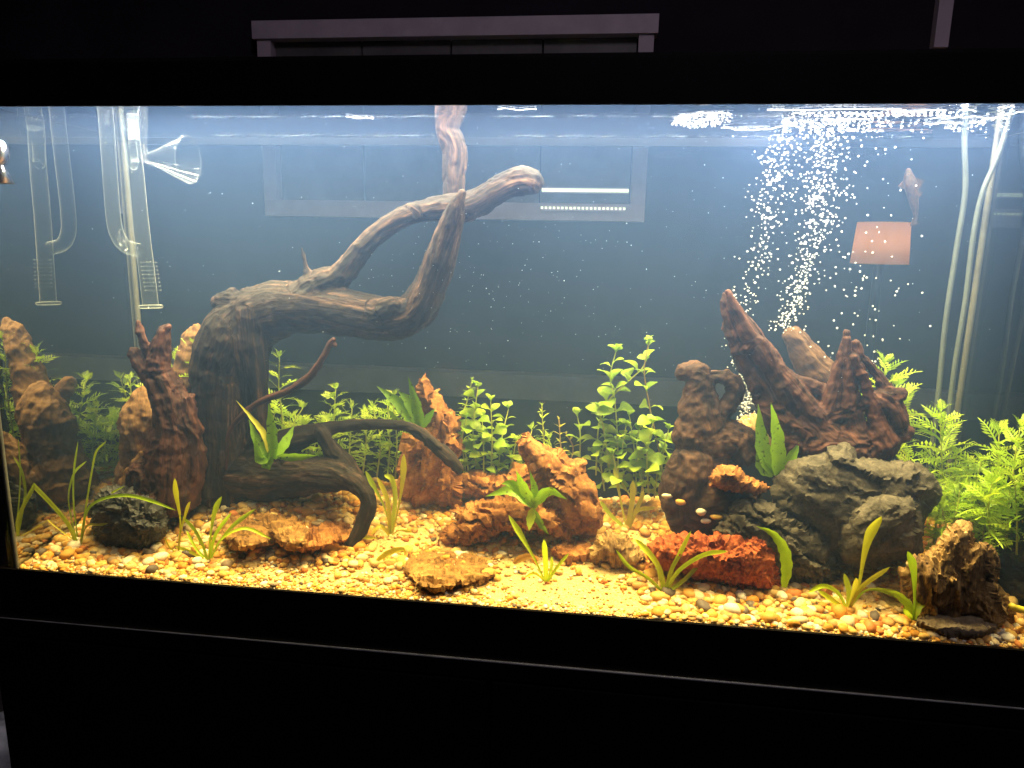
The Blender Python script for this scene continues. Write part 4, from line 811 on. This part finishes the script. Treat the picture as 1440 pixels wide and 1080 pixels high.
def airline(label, pts, Y, rpx):
    c = crom(pts, 8); C = P(c[:, 0], c[:, 1], np.full(len(c), Y)); V, F = tube(C, rpx*mpp(Y), 12)
    add('airline_tube', V, F, M['tubing'], label=label, cat='air tube', group='airline tubes in the back corner')
airline('pale airline tube hanging straight from the surface, left of the pair', [(1357, 140), (1356, 200), (1357, 270), (1345, 350), (1330, 450), (1320, 550), (1312, 620), (1300, 690)], .255, 3.3)
airline('pale airline tube bowing in from the right, right of the pair', [(1425, 150), (1405, 215), (1382, 270), (1369, 330), (1358, 420), (1342, 520), (1330, 620), (1320, 690)], .25, 3.3)
# bubbles
def bubbles():
    Vb, Fb = ico(2); Vl, Fl = ico(1)
    def col(pts, n, spread, smin, smax, Y):
        c = crom(pts, 12); Vs = []
        for k in range(n):
            t = RNG.random()**0.85; i = t*(len(c)-1); a = c[int(i)]+(c[min(int(i)+1, len(c)-1)]-c[int(i)])*(i % 1); y = a[1]
            w = spread*(0.55+0.75*min(1, t*1.2)); x = a[0]+RNG.normal(0, w*0.55); yy = Y+RNG.normal(0, 0.012)
            p = P(x, y+RNG.uniform(-6, 6), yy)
            if p[2] > WZ-0.002: continue
            s = 0.62*RNG.uniform(smin, smax)*mpp(Y)*(0.7+0.6*RNG.random()**2); Vs.append((Vb*s*np.array([1.05, 1, 0.9])+p, Fb))
        return Vs
    def out(label, Vs):
        V, F = join(Vs); add('bubble_stream', V, F, M['bubble_clear'], label=label, kind='stuff', cat='bubbles')
    out('bright stream of air bubbles rising behind the slanting limb to the surface', col([(1095, 470), (1125, 400), (1148, 310), (1155, 240), (1172, 165)], 760, 27, 1.1, 2.5, .2))
    out('looser left stream of air bubbles rising from beside the bogwood loop', col([(1045, 600), (1052, 540), (1035, 480), (1062, 380), (1080, 290), (1095, 220), (1105, 165)], 620, 21, 1.2, 2.3, .22))
    out('dense froth of bubbles leaving the air stone beside the bogwood loop', col([(1046, 605), (1048, 570), (1042, 525)], 130, 12, 1.5, 2.8, .2))
    sc = []
    for k in range(150):
        x = RNG.normal(1195, 45); y = RNG.uniform(190, 520); sc.append((Vl*RNG.uniform(0.8, 1.6)*mpp(.2)+P(x, y, .2+RNG.uniform(-.03, .05)), Fl))
    out('scattered single air bubbles drifting right of the bright stream', sc)
    sp = []
    for k in range(520):
        x = RNG.uniform(120, 1400) if k % 2 else RNG.normal(700, 130); y = RNG.uniform(170, 560) if k % 2 else RNG.normal(390, 90); Y = RNG.uniform(.02, .26)
        p = P(x, y, Y)
        if p[2] < WZ-0.005: sp.append((Vl*RNG.uniform(0.2, 0.55)*mpp(Y)*RNG.choice([0.7, 1, 1.5], p=[.6, .33, .07])+p, Fl))
    V, F = join(sp); add('floating_specks', V, F, M['bubble'], label='tiny pale specks of debris floating in the open water', kind='stuff', cat='debris')
bubbles()
def foam():  # foam rafts, plus bead rows standing in for LED glints
    Vl, Fl = ico(1); Vs = []
    def surf(px, py):
        d = ray(np.array(px), np.array(py)); t = (WZ-0.0015-CAM[2])/d[2]; return CAM+t*d
    def line(x0, y0, x1, y1, n, j=0.6, s=(0.8, 1.5)):
        for t in np.linspace(0, 1, n):
            p = surf(x0+(x1-x0)*t+RNG.normal(0, j), y0+(y1-y0)*t+RNG.normal(0, j*0.5)+0.8*math.sin(t*9+x0))
            if 0.003 < p[1] < TD-0.003: Vs.append((Vl*RNG.uniform(*s)*mpp(p[1])*np.array([1.3, 1.3, 0.8])+p, Fl))
    for a in [(1080, 155, 1265, 153.5, 90), (1115, 160, 1140, 160, 20), (1190, 161, 1228, 160.5, 30), (1155, 170, 1222, 167, 60), (1255, 158, 1330, 155, 55), (1255, 162, 1278, 162, 16), (1310, 167, 1357, 166, 40), (1360, 165, 1412, 167, 40), (1350, 155.5, 1372, 155.5, 14), (1300, 174, 1352, 173, 30), (1363, 173, 1385, 172, 16), (1412, 163, 1440, 157, 26), (1405, 152, 1425, 151, 12), (1330, 181, 1350, 181, 8),
              (950, 166, 985, 159, 30), (985, 159, 1028, 160, 34), (945, 174, 965, 171, 14), (1015, 180, 1060, 184, 30), (1060, 184, 1118, 176, 36), (488, 165, 525, 167, 34), (700, 153.5, 752, 154.5, 20), (920, 212, 945, 207, 6)]: line(*a)  # LED light streaks on the ripples, imitated by rows of white beads
    for k in range(230):
        a_, r_ = RNG.uniform(0, 6.283), RNG.random()**0.5; x = 988+41*r_*math.cos(a_); y = 170+9.5*r_*math.sin(a_)-(x-988)*0.06; line(x, y, x+1, y, 1, 0.6, (0.5, 1.2))
    for k in range(220): line(RNG.uniform(1150, 1235), RNG.uniform(168, 184), 0, 0, 1) if False else line(*(lambda x, y: (x, y, x+1, y))(RNG.uniform(1100, 1240), RNG.uniform(164, 186)), 1)
    for k in range(90): line(*(lambda x, y: (x, y, x+1, y))(RNG.uniform(1240, 1420), RNG.uniform(156, 186)), 1)
    V, F = join(Vs); add('foam_and_glints', V, F, M['bubble'], label='rafts of tiny bubbles and bead streaks imitating LED glints under the water surface', kind='stuff', cat='foam')
foam()
def led_bar(y, x0, x1, label, dz=0.0125):
    r = empty('led_light_bar', ((x0+x1)/2, y, 0.589), label, 'light bar', 'light bars over the tank')
    add('housing', *box(x0, x1, y-0.012, y+0.012, 0.589+dz, 0.598+dz), M['black'], r, smooth=False)
    parts = []
    for x in np.arange(x0+0.01, x1-0.01, 0.0075):
        for dy in (-0.009, 0.009): parts.append(box(x-0.0013, x+0.0013, y+dy-0.0013, y+dy+0.0013, 0.5872+dz, 0.5889+dz))
    V, F = join(parts); o = add('diode_row', V, F, M['diode'], r, smooth=False); o['kind'] = 'stuff'
led_bar(0.045, -0.595, 0.6, 'slim black LED bar over the front of the tank', 0.010); led_bar(0.130, -0.595, 0.6, 'slim black LED bar along the middle of the tank', 0.028); led_bar(0.215, -0.595, 0.6, 'slim black LED bar over the back of the tank', 0.046)
led_bar(0.262, 0.36, 0.545, 'low LED bar showing as a dotted line along the back edge', -0.0015)
def fish():
    Y = .262
    pts = [(1277, 238, 3), (1278, 248, 6), (1280, 258, 8), (1283, 272, 7), (1286, 290, 5), (1288, 304, 2.5), (1287, 312, 1.5)]
    b = crom(pts, 6); C = P(b[:, 0], b[:, 1], np.full(len(b), Y)); V, F = tube(C, b[:, 2]*mpp(Y), 14, 0.8)
    r = empty('catfish', P(1284, 275, Y), 'mottled brown sucker catfish clinging upright to the back glass', 'fish')
    add('body', V, F, M['fish'], r)
    for s, (p0, p1, p2) in (('pectoral_fin', ((1274, 250), (1263, 262), (1272, 266))), ('pectoral_fin', ((1286, 250), (1300, 254), (1290, 268))), ('dorsal_fin', ((1284, 262), (1298, 272), (1288, 282))), ('tail_fin', ((1284, 306), (1280, 318), (1293, 314)))):
        q = [P(*p, Y) for p in (p0, p1, p2)]; n = np.array([0, 0.0012, 0]); V = np.array([x-n for x in q]+[x+n for x in q]); add(s, V, [(0, 1, 2), (5, 4, 3), (0, 3, 4, 1), (1, 4, 5, 2), (2, 5, 3, 0)], M['fish'], r, smooth=False)
fish()
blades('curled yellow dead leaf on the sand beside the front root', 'leaf', (497, 755), [([(496, 753), (508, 754), (520, 756), (532, 757)], 7, 'lance', 'leaf_yellow', 0.0)], yb(505, 765)-0.004, 'fallen_leaf')
V_, F__ = tube(P(np.linspace(1421, 1450, 8), 852+np.linspace(0, 7, 8)+2*np.sin(np.linspace(0, 3, 8)), np.full(8, .03)), 0.004, 10)
add('plastic_clip', V_, F__, M['yellowp'], label='bright yellow plastic clip lying on the sand at the right edge', cat='clip')
for k, (a, b, Y, sz, m, lab) in enumerate([(938, 697, .092, 7, (0.7, 0.62, 0.42), 'long cream pebble lodged at the left of the bogwood foot'), (957, 706, .088, 7, (0.6, 0.32, 0.06), 'small amber pebble beside the long cream pebble on the bogwood foot'),
        (986, 720, .088, 7, (0.72, 0.64, 0.46), 'cream pebble in the dark hollow of the bogwood foot'), (993, 733, .085, 7, (0.75, 0.7, 0.6), 'round white pebble at the bottom of the bogwood foot'), (1008, 727, .085, 8.5, (0.6, 0.36, 0.06), 'largest amber pebble resting against the folded grey stone')]):
    vb = np.array([v.co[:] for v in bog.data.vertices])+np.array(bog.location); qx, qy = proj(vb); near = (np.hypot(qx-a, qy-b) < 6); Y = float(vb[near, 1].min())+0.001 if near.any() else Y
    V, F = pebble_shape(2, k+2); V = V*sz*1.05*mpp(Y)*np.array([1.1, 0.8, 1.0])+P(a, b, Y)
    add('pebble', V, F, m_plain('pebble_%s' % ('amber' if m[2] < 0.1 else 'cream'), m, 0.4, 0.4, 0, 0.15, 90), label=lab, cat='pebble')
for pts, w, m, lab in [([(528, 790), (545, 778), (565, 772), (572, 780)], 9, 'leaf_yellow', 'pale amber dead leaf curled on the sand behind the flat slate'), ([(722, 792), (732, 785), (748, 782), (757, 790)], 11, 'leaf_amber', 'brown amber dead leaf beside the lone sprig'),
        ([(452, 775), (466, 768), (480, 772), (490, 770)], 15, 'leaf_amber', 'rusty dead leaf lying by the front root of the large driftwood'), ([(1160, 835), (1172, 826), (1186, 830)], 9, 'leaf_amber', 'tiny brown dead leaf under the tall paddle leaf')]:
    blades(lab, 'leaf', pts[0], [(pts, w, 'lance', m, 0.006)], yb(pts[0][0], pts[0][1]+6), 'fallen_leaf')
#--SECTION: ROOM
def room():
    YW = 1.5
    add('wall', *box(-3, 3, YW, YW+0.1, -0.9, 3), M['room'], smooth=False, kind='structure', label='dark room wall behind the tank')
    add('floor', *box(-3, 3, -2.5, YW, -0.95, -0.851), M['room'], smooth=False, kind='structure', label='dark room floor under the cabinet')
    def quad(px0, py0, px1, py1, Y, th):
        a, b, c, d = P(px0, py0, Y), P(px1, py0, Y), P(px1, py1, Y), P(px0, py1, Y)
        x0, x1 = (a[0]+d[0])/2, (b[0]+c[0])/2; z1, z0 = (a[2]+b[2])/2, (c[2]+d[2])/2; return x0, x1, z0, z1
    x0, x1, z0, z1 = quad(377, 33, 912, 308, YW, 0)
    Y0, Y1 = YW-0.05, YW-0.002; r = empty('window', ((x0+x1)/2, YW, z0), 'pale framed window with four dark panes on the wall behind the tank', 'window'); w = 0.05
    add('head_rail', *box(x0-0.01, x1+0.01, Y0-0.01, Y1, z1-w, z1), M['white'], r, smooth=False)
    add('bottom_rail', *box(x0, x1, Y0, Y1, z0, z0+w), M['white'], r, smooth=False)
    for s in (x0, x1-w*0.85): add('stile', *box(s, s+w*0.85, Y0, Y1, z0+w+0.0005, z1-w-0.0005), M['white'], r, smooth=False)
    n = 4; xi0, xi1 = x0+w*0.85+0.001, x1-w*0.85-0.001
    for i in range(n):
        a = xi0+(xi1-xi0)*i/n; b = xi0+(xi1-xi0)*(i+1)/n
        add('pane', *box(a+0.003, b-0.003, Y0+0.03, Y1, z0+w+0.001, z1-w-0.001), M['pane'], r, smooth=False)
    # LED strips on the lower part of the window
    for (a, b, yy, st, lab) in ((764, 882, 267, 3.2, 'bright white LED strip glowing across the dark window'), (762, 878, 292, 5.5, 'dotted string of small white lights under the LED strip')):
        c0 = P(a, yy, YW-0.07); c1 = P(b, yy, YW-0.07); r2 = empty('led_strip', (c0+c1)/2, lab, 'light strip')
        add('backing', *box(c0[0]-0.004, c1[0]+0.004, YW-0.066, YW-0.0525, c0[2]-0.008, c0[2]+0.008), M['white'], r2, smooth=False)
        ps = []; big = 0.0045 if st < 4 else 0.0032
        for x in np.linspace(c0[0], c1[0], int((b-a)/st)): ps.append(box(x-big, x+big, YW-0.072, YW-0.0662, c0[2]-big, c0[2]+big))
        V, F = join(ps); o = add('diode_row', V, F, M['strip'], r2, smooth=False); o['kind'] = 'stuff'
    x0, x1, z0, z1 = quad(1318, -120, 1338, 70, YW, 0); V, F = box(x0, x1, YW-0.03, YW-0.001, z0, z1+0.5)
    add('door_trim', V, F, M['white'], smooth=False, label='narrow pale upright trim strip on the wall above the right end', cat='trim')
    x0, x1, z0, z1 = quad(150, 523, 1420, 556, YW, 0); V, F = box(-1.4, 1.6, YW-0.06, YW-0.001, z0, z1)
    add('wall_ledge', V, F, M['ledge'], smooth=False, label='long pale ledge running along the wall behind the tank', cat='ledge')
    # table lamp
    YL = 1.25; c = P(1236, 371, YL); r3 = empty('table_lamp', (c[0], YL, -0.85), 'lit orange lampshade on a lamp seen through the back glass', 'lamp'); m = mpp(YL)
    V, F = lathe([(35*m, 0), (31.5*m, 53*m)], 32); o = add('lamp_shade', V+np.array([c[0], YL, c[2]]), F, M['shade'], r3)
    V, F = lathe([(0.09, -0.85), (0.09, -0.83), (0.015, -0.81), (0.012, c[2]+0.05), (0, c[2]+0.05)], 20); l = bpy.data.lights.new('bulb', 'POINT'); l.energy = 0.26; l.color = (1.0, 0.68, 0.28); l.shadow_soft_size = 0.02; lo = bpy.data.objects.new('bulb', l); lo.location = (c[0], YL, c[2]+26*m); COL.objects.link(lo)
    add('lamp_base', V+np.array([c[0], YL, 0]), F, M['black'], r3)
    # crumpled cloth on the floor
    c = P(0, 1050, 0.25); V, F = ico(4); q = fbm(V*2.2, 4, 77, True); V = V*(1+0.25*q[:, None])*np.array([0.06, 0.07, 0.06])+np.array([c[0]-0.02, 0.25, c[2]-0.02])
    add('cloth_bag', V, F, M['cloth'], label='crumpled grey bag beside the cabinet at its left foot', cat='bag')
    # chrome fitting at the left edge
    c = P(-4, 214, .014); V, F = ico(3); V = V*np.array([0.012, 0.012, 0.016])+c; r4 = empty('pipe_fitting', c, 'shiny chrome pipe fitting at the left edge near the water line', 'fitting'); add('fitting', V, F, M['chrome'], r4)
    V, F = lathe([(0.004, 0), (0.014, -0.022), (0.013, -0.022), (0.003, 0)], 20); add('nozzle', V+c+np.array([0, 0, -0.012]), F, M['chrome'], r4)
room()
